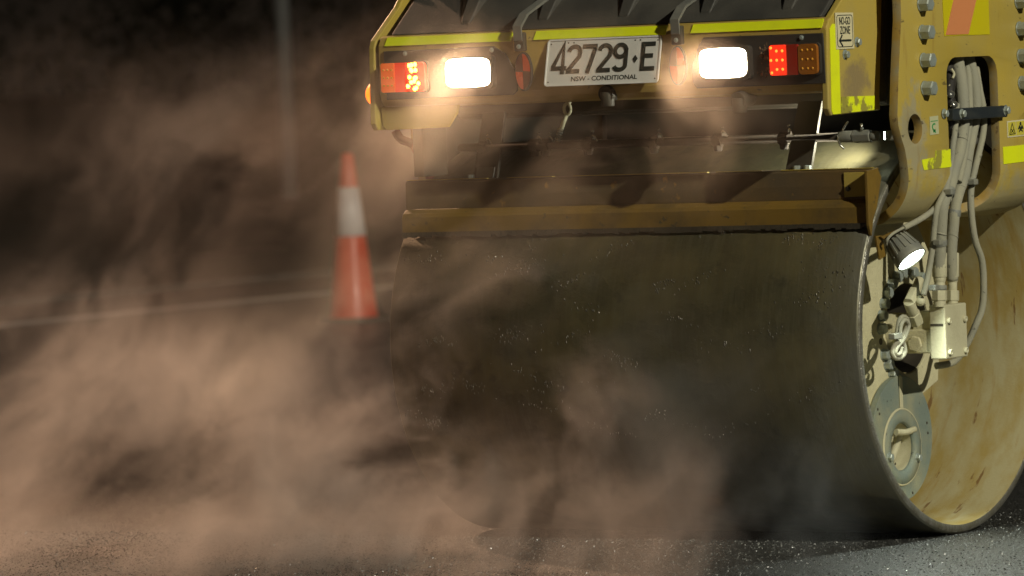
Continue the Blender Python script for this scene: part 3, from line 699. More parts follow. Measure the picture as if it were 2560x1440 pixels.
text('plate_lettering', 'NSW - CONDITIONAL', 0.0185, M_INK, plate, PO + PU * 0.194 + PV * 0.0185 + PN * 0.0017, PU, PN, 1.16, bold=0.0002, depth=0.0003)
for a, b in ((0.012, 0.121), (0.36, 0.121), (0.012, 0.012), (0.36, 0.012), (0.068, 0.123), (0.086, 0.123), (0.286, 0.123), (0.303, 0.123)):
    MB().cyl(PO + PU * a + PV * b + PN * 0.0017, PO + PU * a + PV * b + PN * 0.0026, 0.0022, n=10).build('rivet', M_DARK, plate)

# black hood with ribs, rubber latches
hood = MB().prism([(XL + 0.03, a, b) for a, b in [(-0.632, 1.4655), (-0.46, 1.60), (-0.46, 1.70), (-0.2, 1.70), (-0.2, 1.46), (-0.6, 1.46)]], (XR - XL - 0.06, 0, 0)).build('hood', M_BLK, roller, 0.006)
sl = Vector((0, 0.172, 0.1345)).normalized(); nl = Vector((0, -0.1345, 0.172)).normalized()
for k, x in enumerate((-1.215, -0.955, -0.69, -0.425, -0.165)):
    b0 = Vector((x, -0.632, 1.4655)) + sl * 0.035; b1 = b0 + sl * 0.19
    mb = MB(); w0, w1 = 0.016, 0.030
    vs = [b0 + Vector((-w0, 0, 0)) - nl * .002, b0 + Vector((w0, 0, 0)) - nl * .002, b1 + Vector((w1, 0, 0)) - nl * .002, b1 + Vector((-w1, 0, 0)) - nl * .002]
    vs += [vs[0] + nl * 0.006 + sl * 0.01, vs[1] + nl * 0.006 + sl * 0.01, vs[2] + nl * 0.05, vs[3] + nl * 0.05]
    mb.add(vs, [(3, 2, 1, 0), (4, 5, 6, 7), (0, 1, 5, 4), (1, 2, 6, 5), (2, 3, 7, 6), (3, 0, 4, 7)]).build('hood_rib', M_BLK, hood, 0.004)
for x in (-0.992, -0.478):
    t = MB().box((x - 0.017, -0.674, 1.405), (x + 0.017, -0.655, 1.458)).build('hood_latch', M_DARK, roller, 0.004)
    mb = MB(); path = [(0, -0.671, 1.43), (0, -0.675, 1.47), (0.012, -0.655, 1.505), (0.045, -0.60, 1.545), (0.085, -0.54, 1.60)]
    for i in range(len(path) - 1):
        a, b = Vector(path[i]), Vector(path[i + 1]); a.x += x; b.x += x; w = 0.0135
        mb.add([a + Vector((-w, 0, 0)), a + Vector((w, 0, 0)), b + Vector((w, 0, 0)), b + Vector((-w, 0, 0))] + [p + Vector((0, -0.006, 0.006)) for p in (a + Vector((-w, 0, 0)), a + Vector((w, 0, 0)), b + Vector((w, 0, 0)), b + Vector((-w, 0, 0)))],
               [(0, 1, 2, 3), (7, 6, 5, 4), (0, 4, 5, 1), (2, 6, 7, 3), (1, 5, 6, 2), (3, 7, 4, 0)])
    mb.build('rubber_strap', M_STRAP, t)
    bolt(SCREW, (x, -0.674, 1.418), t, 0.2, (0, -1, 0), name='screw')
# left hand rail tube above the hood edge
MB().tube([(-1.50, -0.36, 1.50), (-1.505, -0.355, 1.56), (-1.48, -0.33, 1.62), (-1.42, -0.30, 1.64)], 0.028, 14).build('mudguard_rail', M_YEL, roller)

# red air hose looping down at the far left end
MB().tube([(-1.655, -0.32, 1.19), (-1.64, -0.315, 1.165), (-1.60, -0.31, 1.145), (-1.58, -0.305, 1.10), (-1.555, -0.30, 1.055), (-1.53, -0.295, 1.02)], 0.013, 12).build('red_hose', dirty('red_rubber', (0.24, 0.04, 0.025), (0.16, 0.06, 0.04), 0.4, 0.7, 0.6, 12, 0.6), roller)
# mud spat onto the right light panel
mb = MB()
for k in range(55):
    x = random.gauss(-0.203, 0.011); z = random.uniform(1.305, 1.40); r = random.uniform(0.0015, 0.0055)
    mb.ellipsoid((x, YL + 0.0005, z), (r * random.uniform(.7, 1.2), r * 0.5, r), 7, 4)
mb.build('mud_spatter', dirty('brown_mud', (0.16, 0.10, 0.055), (0.34, 0.24, 0.14), 0.5, 0.7, 0.9, 50, 0.6), bumper, kind='stuff')
# skirt below the left light panel
MB().prism(xz(-0.640, [(-1.488, 1.262), (-1.225, 1.262), (-1.232, 1.236), (-1.262, 1.199), (-1.470, 1.196), (-1.482, 1.206)]), (0, 0.012, 0)).build('lower_skirt', M_YEL, roller, 0.002)
# frame cross beam and dark belly plate over the drum
MB().box((-1.44, -0.34, 1.225), (-0.03, -0.30, 1.47)).build('cross_beam', M_DARK, roller, 0.004)
MB().box((-1.45, -0.299, 1.215), (-0.028, 0.60, 1.62)).build('belly_frame', M_DARK, roller, 0.01)
MB().box((-1.50, 0.602, 0.62), (0.02, 0.66, 1.62)).build('chassis_panel', M_DARK, roller, 0.004)
MB().box((-1.590, -0.27, 0.95), (-1.546, 0.66, 1.60)).build('side_light_block', M_DARK, roller, 0.004)  # added panel that keeps street lamp light off the drum top
MB().box((-1.53, -0.42, 1.055), (-1.495, -0.292, 1.25)).build('light_block_gusset', M_DARK, roller, 0.003)  # added to block the street lamp; also stands for brown structure here
# machine body running on behind the drum
bd = MB(); bd.prism([(-1.42, 0.67, 0.42), (-1.42, 0.67, 1.66), (-1.42, 1.1, 1.95), (-1.42, 2.9, 1.95), (-1.42, 3.2, 1.5), (-1.42, 3.2, 1.2), (-1.42, 1.74, 1.2), (-1.42, 1.64, 0.42)], (1.24, 0, 0)); bd.build('chassis_body', M_YEL, roller, 0.03)
MB().lathe([(0.0, 0.02), (0.0, R - 0.006), (-0.006, R), (-DW + 0.006, R), (-DW, R - 0.006), (-DW, 0.02)], (0, 2.42, R), (1, 0, 0), 96).build('rear_drum', M_DARK, roller)
for xo in (0.06, -DW - 0.09): MB().prism(yz(xo, [(2.22, 1.5), (2.22, 0.52), (2.3, 0.42), (2.54, 0.42), (2.62, 0.52), (2.62, 1.5)]), (0.03, 0, 0)).build('rear_yoke', M_YEL, roller, 0.004)
# hanging straps that carry spray bar and scraper
def bracket(x, w, z0, z1, y0, y1, mat=M_DARK):
    return MB().prism([(x - w / 2 + 0.012, y0, z1), (x + w / 2 + 0.012, y0, z1), (x + w / 2 - 0.006, y1, z0), (x - w / 2 - 0.012, y1, z0)], (0, 0.012, 0)).build('hanger_bracket', mat, roller, 0.002)
bracket(-1.275, 0.075, 1.040, 1.235, -0.395, -0.425); bracket(-0.238, 0.075, 1.045, 1.235, -0.385, -0.43)
MB().prism([(-1.312, -0.4268, 1.046), (-1.252, -0.4268, 1.047), (-1.247, -0.4225, 1.078), (-1.307, -0.4225, 1.077)], (0, -0.004, 0)).build('bracket_foot', M_STRAP, roller)
# spray bar
ZS = 1.133
bar = MB().cyl((-1.38, -0.40, ZS + 0.002), (-0.10, -0.40, ZS), 0.0118, n=16).build('spray_bar', M_BAR2, roller)
for x in (-1.300, -1.128, -1.09, -0.946, -0.727, -0.518, -0.305):
    n = MB(); n.cyl((x - 0.014, -0.40, ZS), (x + 0.014, -0.40, ZS), 0.0185, n=6, smooth=False); n.cyl((x, -0.40, ZS - 0.012), (x, -0.40, ZS - 0.030), 0.015, 0.012, 6, smooth=False)
    n.box((x - 0.005, -0.412, ZS + 0.012), (x + 0.02, -0.39, ZS + 0.021))
    noz = n.build('spray_nozzle', M_BAR2, bar, 0.0015)
    w = MB(); w.tube([(x + 0.016, -0.405, ZS + 0.014), (x + 0.022, -0.41, ZS + 0.026), (x + 0.030, -0.41, ZS + 0.022), (x + 0.036, -0.408, ZS + 0.008)], 0.0026, 8); w.cyl((x + 0.019, -0.41, ZS + 0.035), (x + 0.027, -0.41, ZS + 0.038), 0.0022, n=8)
    w.build('spring_clip', M_CHROME, noz)
e = MB(); e.cyl((-0.125, -0.40, ZS), (-0.085, -0.40, ZS), 0.0165, n=16); e.cyl((-0.083, -0.40, ZS), (-0.028, -0.40, ZS), 0.019, n=6, smooth=False); e.cyl((-0.026, -0.40, ZS), (-0.008, -0.40, ZS), 0.0145, n=16)
ef = e.build('end_fitting', M_ALU, bar, 0.002)
w = MB(); w.tube([(-0.128, -0.405, ZS + 0.012), (-0.122, -0.42, ZS - 0.005), (-0.112, -0.425, ZS - 0.022), (-0.104, -0.42, ZS - 0.032)], 0.003, 8); w.tube([(-0.112, -0.41, ZS + 0.018), (-0.102, -0.41, ZS + 0.034), (-0.094, -0.41, ZS + 0.042)], 0.003, 8); w.cyl((-0.052, -0.41, ZS + 0.016), (-0.052, -0.41, ZS + 0.036), 0.004, n=8)
w.build('spring_clip', M_CHROME, ef)
# eye hook on a spring hanging from the beam
hk = MB(); ring = [(-0.998 + 0.011 * math.cos(a), -0.42, 1.236 + 0.016 * math.sin(a)) for a in [2 * PI * i / 14 for i in range(15)]]
hk.tube(ring, 0.0045, 8, 1); hk.tube([(-0.991, -0.42, 1.250), (-0.985, -0.42, 1.268)], 0.005, 8, 1); hk.tube([(-1.002, -0.42, 1.220), (-1.022, -0.42, 1.178)], 0.0065, 10, 1)
hook = hk.build('eye_hook', M_MANI, roller)
sp = [(-1.022 - 0.012 * t + 0.009 * math.cos(t * 2 * PI * 6), -0.42 + 0.009 * math.sin(t * 2 * PI * 6), 1.184 - 0.04 * t) for t in [i / 60 for i in range(61)]]
MB().tube(sp, 0.0022, 6, 1).build('coil_spring', M_CHROME, hook)

# scraper beam
XA, XB = -1.535, 0.0
pr_ = [(-0.458, 0.962), (-0.478, 0.950), (-0.484, 0.940), (-0.4845, 0.895), (-0.4785, 0.892), (-0.4775, 0.936), (-0.450, 0.955), (-0.452, 0.962)]
scr = MB().prism([(XA, a, b) for a, b in pr_], (XB - XA, 0, 0)).build('scraper_beam', M_YELW, roller, 0.0015)
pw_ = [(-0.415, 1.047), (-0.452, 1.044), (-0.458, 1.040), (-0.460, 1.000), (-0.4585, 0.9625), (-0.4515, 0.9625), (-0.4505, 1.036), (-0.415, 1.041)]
MB().prism([(XA, a, b) for a, b in pw_], (XB - XA, 0, 0)).build('scraper_web', M_WEBSHADE, scr, 0.0012)
le = MB(); xx = XA
while xx < XB - 0.02:
    x2 = min(XB, xx + random.uniform(0.05, 0.34)); le.box((xx, -0.4545, 1.0455), (x2, -0.440, 1.0475)); xx = x2 + random.choice((0.004, 0.03, 0.07))
le.build('worn_top_edge', M_YEL, scr)
MB().prism(yz(0.0005, [(-0.487, 0.860), (-0.500, 0.89), (-0.500, 1.040), (-0.44, 1.046), (-0.42, 1.02), (-0.45, 0.94), (-0.475, 0.905)]), (0.010, 0, 0)).build('scraper_end_plate', M_YELW, scr, 0.002)
MB().prism(xz(-0.4605, [(-0.085, 0.968), (-0.014, 0.970), (-0.004, 0.980), (-0.004, 1.036), (-0.085, 1.036)]), (0, -0.003, 0)).build('doubler_plate', M_YEL, scr, 0.002)
for x in (-0.07,): MB().cyl((x, -0.465, 0.992), (x, -0.470, 0.990), 0.007, n=12).build('plug', M_DARK, scr)
for x in (-0.25, -0.215, -1.325): bolt(SB, (x, -0.432, 1.046), scr, 0.2, (0, 0, 1))
# rubber scraper lip against the drum
lip = MB()
for i in range(90):
    x0 = XA + (XB - XA) * i / 90; x1 = XA + (XB - XA) * (i + 1) / 90 - 0.0004; d = 0.884 + random.uniform(-0.004, 0.003)
    lip.box((x0, -0.489, d), (x1, -0.4850, 0.897))
lip.build('scraper_lip', M_DARK, scr)

# inside the drum: motor carrier, bolts, weight housing
XC = -0.15
cpl = [(-0.335, 0.90), (-0.40, 0.70), (-0.42, 0.60), (-0.40, 0.52), (-0.30, 0.40), (-0.22, 0.345), (-0.16, 0.36), (-0.02, 0.36), (0.16, 0.42), (0.19, 0.58), (0.17, 0.74), (0.05, 0.90)]
carrier = MB().prism(yz(XC, cpl), (-0.018, 0, 0), [yz(XC, circ(-0.01, 0.58, 0.128, 40))]).build('motor_carrier', M_CREAM, roller, 0.003)
for k, a in enumerate((100, 112, 125, 138, 151, 164, 177, 204, 216, 229, 240, 252, 78, 60)):
    w = math.radians(a)
    bolt(MBOLT, (XC, -0.012 + 0.160 * math.cos(w), 0.580 + 0.160 * math.sin(w)), carrier, random.random())
MB().cyl((XC - 0.003, -0.012 + 0.160 * math.cos(math.radians(190)), 0.58 + 0.16 * math.sin(math.radians(190))), (XC + 0.0012, -0.012 + 0.160 * math.cos(math.radians(190)), 0.58 + 0.16 * math.sin(math.radians(190))), 0.0095, n=16).build('empty_bolt_hole', M_DARK, carrier)
MB().lathe([(0, 0.126), (-0.24, 0.124), (-0.24, 0.06), (-0.20, 0.05), (-0.20, 0.002)], (XC - 0.005, -0.01, 0.58), (1, 0, 0), 40).build('hub_recess', M_DARK, carrier)
XD = -0.128; cy, cz = -0.104, 0.2755
hs = MB().prism(yz(XD, circ(cy, cz, 0.176, 64)), (-0.018, 0, 0), [yz(XD, circ(cy - 0.008, cz - 0.024, 0.067, 40))]).build('weight_housing', M_GUARD, roller, 0.003)
MB().lathe([(-0.02, 0.176), (-0.36, 0.17)], (XD, cy, cz), (1, 0, 0), 48).build('housing_barrel', M_CREAM, hs)
MB().lathe([(0.0, 0.110), (0.0, 0.106), (0.006, 0.104), (0.006, 0.072), (0.0, 0.068), (-0.015, 0.066)], (XD + 0.0008, cy - 0.008, cz - 0.024), (1, 0, 0), 48).build('bearing_ring', M_GUARD, hs)
MB().lathe([(0.0, 0.1105), (0.0042, 0.109), (0.0042, 0.105), (0.0, 0.1045)], (XD + 0.001, cy - 0.008, cz - 0.024), (1, 0, 0), 48).build('weld_bead', M_MANI, hs)
MB().lathe([(-0.005, 0.066), (-0.06, 0.064), (-0.075, 0.05), (-0.078, 0.002)], (XD, cy - 0.008, cz - 0.024), (1, 0, 0), 40).build('weight_cup', M_MANI, hs)
MB().tube([(XD + 0.012, cy - 0.058, cz + 0.022), (XD + 0.018, cy - 0.01, cz + 0.018), (XD + 0.014, cy + 0.046, cz + 0.022)], 0.009, 10).build('retainer_bar', M_MANI, hs)
MB().tube([(XD - 0.02, cy + 0.02, cz + 0.015), (XD - 0.03, cy + 0.005, cz - 0.035), (XD - 0.03, cy - 0.02, cz - 0.06), (XD - 0.02, cy - 0.04, cz - 0.045)], 0.012, 10).build('bent_arm', M_MANI, hs)
for a in (195, 335): bolt(SB, (XD + 0.006, cy - 0.008 + 0.088 * math.cos(math.radians(a)), cz - 0.024 + 0.088 * math.sin(math.radians(a))), hs, 0.3, name='cover_bolt')
for k in range(9):
    a = random.uniform(0, 2 * PI); r = random.choice((0.09, 0.15, 0.165)); MB().cyl((XD + 0.0065 if r < .1 else XD, cy + r * math.cos(a), cz + r * math.sin(a)), (XD + 0.0075 if r < .1 else XD + 0.001, cy + r * math.cos(a), cz + r * math.sin(a)), 0.004, n=8).build('small_hole', M_DARK, hs)
MB().box((XD + 0.0006, cy - 0.012, cz + 0.085), (XD + 0.004, cy + 0.006, cz + 0.174)).build('dust_rib', M_MANI, hs, 0.002)

# hydraulic motor with manifold block
motor = MB(); motor.cyl((-0.34, -0.09, 0.575), (-0.07, -0.09, 0.575), 0.058, 0.052, 28); motor.box((-0.075, -0.172, 0.518), (0.010, -0.06, 0.585)); motor.box((-0.05, -0.165, 0.56), (0.008, -0.08, 0.635)); motor.cyl((-0.04, -0.178, 0.545), (-0.04, -0.10, 0.545), 0.024, n=6, smooth=False)
motor = motor.build('hydraulic_motor', M_CREAM, roller, 0.004)
X0, X1, Y0, Y1, Z0, Z1 = 0.012, 0.062, -0.180, -0.050, 0.502, 0.653
mani = MB().box((X0, Y0, Z0), (X1, Y1, Z1)).build('manifold_block', M_MANI, motor, 0.004)
for y in (Y0 + 0.02, Y1 - 0.018):
    for z in (Z0 + 0.018, Z1 - 0.045):
        sc = MB(); sc.lathe([(0, 0.0085), (0.008, 0.0085), (0.008, 0.0045), (0.004, 0.0045), (0.004, 0.0003)], (X1, y, z), (1, 0, 0), 16); sc.build('socket_screw', M_MANI, mani)
MB().box((X0 + 0.004, Y0 - 0.0015, Z1 - 0.058), (X1 - 0.006, Y0 + 0.004, Z1 - 0.052)).build('joint_groove', M_DARK, mani)
# elbow and loose cable loop
def cpt(px, py, x): # point on the plane X = x seen at the photo position (px, py)
    d = CF + CR * ((px - 1280) / (LENS / 36 * 2560)) - CU * ((py - 720) / (LENS / 36 * 2560)); return CPOS + d * ((x - CPOS.x) / d.x)
def chain(pts): return [cpt(*p) for p in pts]
el = MB(); el.tube(chain([(2300, 698, -0.01), (2291, 718, -0.01), (2283, 735, -0.008)]), 0.013, 14); el.cyl(cpt(2286, 728, -0.005), cpt(2272, 758, 0.0), 0.018, n=6, smooth=False); el.cyl(cpt(2272, 754, 0.0), cpt(2287, 792, -0.01), 0.016, n=16); el.cyl(cpt(2282, 782, -0.008), cpt(2292, 806, -0.012), 0.021, n=6, smooth=False)
el.build('elbow_fitting', M_MANI, motor, 0.002)
MB().ellipsoid(cpt(2301, 752, 0.02), (0.0155, 0.0155, 0.0155), 16, 10).build('test_port_cap', M_MANI, motor)
LOOPX = -0.045
lp = MB(); lp.tube(chain([(2243, 838, LOOPX + 0.02), (2247, 805, LOOPX + 0.02), (2256, 792, LOOPX + 0.022), (2268, 797, LOOPX + 0.024), (2268, 815, LOOPX + 0.024), (2259, 835, LOOPX + 0.024), (2250, 848, LOOPX + 0.026), (2236, 865, LOOPX + 0.028), (2230, 882, LOOPX + 0.028), (2238, 895, LOOPX + 0.03), (2252, 894, LOOPX + 0.03), (2262, 880, LOOPX + 0.03), (2258, 858, LOOPX + 0.028), (2247, 845, LOOPX + 0.026)]), 0.0068, 10)
lp.tube(chain([(2250, 836, LOOPX + 0.03), (2253, 812, LOOPX + 0.03), (2262, 800, LOOPX + 0.03), (2272, 812, LOOPX + 0.03), (2266, 834, LOOPX + 0.03), (2256, 852, LOOPX + 0.034), (2241, 872, LOOPX + 0.034), (2240, 886, LOOPX + 0.034), (2250, 884, LOOPX + 0.034), (2254, 868, LOOPX + 0.034)]), 0.0060, 10)
lp.build('cable_loop', M_HOSE, motor)
MB().box(cpt(2221, 849, LOOPX + 0.025), cpt(2256, 832, LOOPX + 0.045)).build('cable_tie_block', M_ALU, motor, 0.002)
# hydraulic hoses through the slot
def hose(pts, r, clamp=()):
    return MB().tube(chain(pts), r, 14, 6).build('hydraulic_hose', M_HOSE, roller)
h1 = hose([(2392, 128, 0.03), (2394, 154, 0.04), (2404, 215, 0.055), (2408, 279, 0.06), (2407, 320, 0.062), (2398, 377, 0.066), (2386, 418, 0.07), (2373, 468, 0.072), (2357, 510, 0.07), (2352, 560, 0.062), (2349, 634, 0.05), (2349, 690, 0.044)], 0.0185)
h2 = hose([(2418, 128, 0.02), (2424, 154, 0.03), (2436, 208, 0.04), (2440, 279, 0.045), (2432, 322, 0.05), (2421, 377, 0.052), (2411, 437, 0.055), (2394, 489, 0.056), (2386, 531, 0.054), (2383, 564, 0.05), (2378, 634, 0.042), (2381, 700, 0.036)], 0.0165)
h3 = hose([(2440, 170, 0.02), (2449, 225, 0.045), (2459, 279, 0.055), (2458, 329, 0.06), (2448, 377, 0.062), (2436, 427, 0.064), (2428, 468, 0.066), (2427, 510, 0.07), (2431, 560, 0.07), (2439, 605, 0.07), (2455, 653, 0.07), (2459, 717, 0.066), (2455, 771, 0.058), (2439, 813, 0.045), (2416, 862, 0.02), (2385, 904, -0.01), (2340, 915, -0.04)], 0.0098)
h4 = hose([(2392, 260, 0.07), (2387, 329, 0.074), (2382, 364, 0.076), (2377, 412, 0.072), (2365, 470, 0.075), (2343, 519, 0.07), (2336, 564, 0.062), (2332, 612, 0.056), (2326, 653, 0.05), (2318, 700, 0.044), (2308, 738, 0.036)], 0.0088)
h5 = hose([(2414, 140, 0.02), (2421, 200, 0.035), (2424, 279, 0.05), (2420, 330, 0.055), (2408, 400, 0.058), (2396, 455, 0.06)], 0.0105)
for top, hx, r in ((h1, (2349, 0.044), 0.0185), (h2, (2381, 0.036), 0.0165)):
    px, xx = hx; f = MB()
    f.cyl(cpt(px, 632, xx + 0.003), cpt(px, 692, xx), r * 1.12, n=18); f.cyl(cpt(px, 692, xx), cpt(px, 706, xx), r * 1.0, r * 0.85, n=18)
    f.cyl(cpt(px, 704, xx), cpt(px, 730, xx), r * 0.8, n=18); f.cyl(cpt(px, 726, xx), cpt(px, 752, xx), r * 1.2, n=6, smooth=False); f.cyl(cpt(px, 752, xx), cpt(px, 768, xx), r * 0.95, n=16)
    f.build('hose_fitting', M_MANI, top, 0.0012)
def hclamp(parent, pts, w=0.02):
    a, b = cpt(*pts[0]), cpt(*pts[1]); mb = MB(); d = (b - a).normalized(); mb.cyl(a - d * .001, b + d * .001, w, n=16)
    return mb.build('hose_clamp', M_ALU, parent, 0.001)
hclamp(h1, ((2372, 472, 0.072), (2368, 486, 0.072)), 0.0205); hclamp(h3, ((2429, 446, 0.066), (2428, 462, 0.066)), 0.0135); hclamp(h2, ((2387, 525, 0.054), (2385, 540, 0.052)), 0.0185)
hclamp(h1, ((2350, 600, 0.056), (2350, 612, 0.054)), 0.0205); hclamp(h1, ((2349, 714, 0.044), (2349, 724, 0.044)), 0.0205)
for hh, tt, rr in ((h1, ((2403, 345, 0.064), (2402, 350, 0.064)), 0.0192), (h1, ((2364, 495, 0.071), (2362, 500, 0.071)), 0.0192), (h1, ((2351, 582, 0.059), (2350, 586, 0.058)), 0.0192), (h2, ((2417, 400, 0.053), (2416, 404, 0.053)), 0.0172),
                   (h2, ((2401, 466, 0.0555), (2400, 470, 0.0555)), 0.0172), (h2, ((2381, 590, 0.047), (2380, 594, 0.047)), 0.0172), (h1, ((2406, 250, 0.058), (2407, 254, 0.058)), 0.0192), (h3, ((2447, 385, 0.062), (2446, 389, 0.062)), 0.0104)):
    a, b = cpt(*tt[0]), cpt(*tt[1]); MB().cyl(a, b, rr, n=16).build('cable_tie', M_HOSE, hh)
for px, py, xx in ((2374, 480, 0.09), (2432, 455, 0.08), (2345, 606, 0.075), (2334, 719, 0.06)):
    c = cpt(px, py, xx); MB().box(c - Vector((0.012, 0.012, 0.008)), c + Vector((0.012, 0.012, 0.008))).build('clamp_lug', M_ALU, roller, 0.003)
# wrapped wiring loom inside the slot
lo_ = MB(); lo_.tube(chain([(2368, 160, 0.02), (2376, 200, 0.04), (2372, 240, 0.05), (2382, 275, 0.055), (2376, 305, 0.06), (2384, 340, 0.055)]), 0.016, 12)
loom = lo_.build('wiring_loom', M_PLAS, roller)
for p in ((2376, 236, 0.066), (2384, 262, 0.07), (2374, 290, 0.075)):
    c = cpt(*p); MB().ellipsoid(c, (0.012, 0.016, 0.011), 10, 6).build('silver_wrap', M_CHROME, loom)
for px, py in ((2378, 172), (2372, 212)):
    MB().tube(chain([(px, py, 0.05), (px + 7, py + 12, 0.055), (px + 3, py + 24, 0.055)]), 0.004, 8).build('connector', M_MANI, loom)

# round LED work lamp with its bracket and cable
LC = cpt(2280, 650, 0.06); LD = Vector((0.654, -0.06, -0.754)).normalized()
lamp = MB(); lamp.lathe([(-0.078, 0.002), (-0.078, 0.026), (-0.066, 0.036), (-0.030, 0.043), (-0.012, 0.0465), (0.0, 0.0465), (0.0, 0.043), (-0.003, 0.042)], LC, LD, 36)
lamp = lamp.build('led_lamp', M_ALU, roller)
ax = LD.orthogonal().normalized(); bx = LD.cross(ax)
fin = MB()
for k in range(16):
    w = 2 * PI * k / 16; dr = ax * math.cos(w) + bx * math.sin(w); tg = LD.cross(dr)
    p0, p1 = LC - LD * 0.074 + dr * 0.030, LC - LD * 0.026 + dr * 0.0435
    v = [p0 - tg * .0028, p0 + tg * .0028, p1 + tg * .0028, p1 - tg * .0028]; fin.add(v + [q + dr * 0.006 for q in v[:2]] + [q + dr * 0.003 for q in v[2:]], [(0, 1, 2, 3), (4, 5, 6, 7), (0, 1, 5, 4), (1, 2, 6, 5), (2, 3, 7, 6), (3, 0, 4, 7)])
fin.build('cooling_fins', M_ALU, lamp)
MB().lathe([(-0.0035, 0.042), (-0.001, 0.030), (0.001, 0.0004)], LC, LD, 32).build('lens', M_LED, lamp)
ld = bpy.data.lights.new('led_beam', 'SPOT'); lo = bpy.data.objects.new('led_beam', ld); COL.objects.link(lo); lo.parent = roller
ld.energy = 60; ld.color = (0.90, 1.0, 0.88); ld.spot_size = math.radians(146); ld.spot_blend = 1.0; ld.shadow_soft_size = 0.03
lo.location = LC + LD * 0.035; lo.rotation_euler = (-LD).to_track_quat('Z', 'Y').to_euler()
br = MB(); br.prism([cpt(2190, 590, 0.0), cpt(2205, 588, 0.0), cpt(2215, 640, 0.0), cpt(2200, 650, 0.0)], (-0.006, 0, 0)); br.prism([cpt(2203, 592, 0.01), cpt(2250, 572, 0.01), cpt(2274, 572, 0.01), cpt(2268, 584, 0.01), cpt(2225, 592, 0.01), cpt(2212, 600, 0.01)], (-0.008, 0, 0))
br.build('lamp_bracket', M_YELW, lamp, 0.001)
br = MB(); c = LC - LD * 0.088; br.cyl(c, LC - LD * 0.07, 0.016, 0.02, 14); br.box(c - Vector((0.016, 0.014, 0.02)), c + Vector((0.010, 0.012, 0.012)))
br.build('swivel_mount', M_PLAS, lamp, 0.002)
MB().tube(chain([(2216, 612, 0.02), (2219, 598, 0.03), (2232, 584, 0.03), (2255, 571, 0.035), (2262, 568, 0.035)]), 0.0042, 8).build('lamp_cable', M_HOSE, lamp)
MB().tube(chain([(2258, 570, 0.035), (2292, 553, 0.045), (2324, 532, 0.055), (2352, 505, 0.065), (2368, 470, 0.06), (2374, 430, 0.05)]), 0.0085, 10).build('cable_sleeve', M_HOSE, lamp)

# small LED strip lamp that washes the top of the drum, tucked between end fitting and yoke
dl = MB().box((-0.012, -0.352, 1.118), (0.020, -0.318, 1.146)).build('drum_lamp', M_ALU, roller, 0.003)
MB().box((-0.0165, -0.349, 1.121), (-0.0125, -0.321, 1.143)).build('lens', M_LED, dl)
ld = bpy.data.lights.new('drum_beam', 'SPOT'); lo = bpy.data.objects.new('drum_beam', ld); COL.objects.link(lo); lo.parent = roller
ld.energy = 26; ld.color = (0.98, 1.0, 0.86); ld.spot_size = math.radians(112); ld.spot_blend = 1.0; ld.shadow_soft_size = 0.012
lo.location = (-0.035, -0.335, 1.134); lo.rotation_euler = Vector((1, -0.12, -0.10)).to_track_quat('Z', 'Y').to_euler()

# ------------------------------------------------------------------ steam off the hot mat
def steam_material():
    m = bpy.data.materials.new('steam'); m.use_nodes = True; nt = m.node_tree; nt.nodes.clear()
    out = nt.nodes.new('ShaderNodeOutputMaterial'); pv = nt.nodes.new('ShaderNodeVolumePrincipled')
    nt.links.new(pv.outputs[0], out.inputs['Volume'])
    pv.inputs['Color'].default_value = (0.95, 0.90, 0.87, 1); pv.inputs['Anisotropy'].default_value = 0.25; pv.inputs['Density'].default_value = 1.0
    pv.inputs['Density Attribute'].default_value = 'density'
    return m

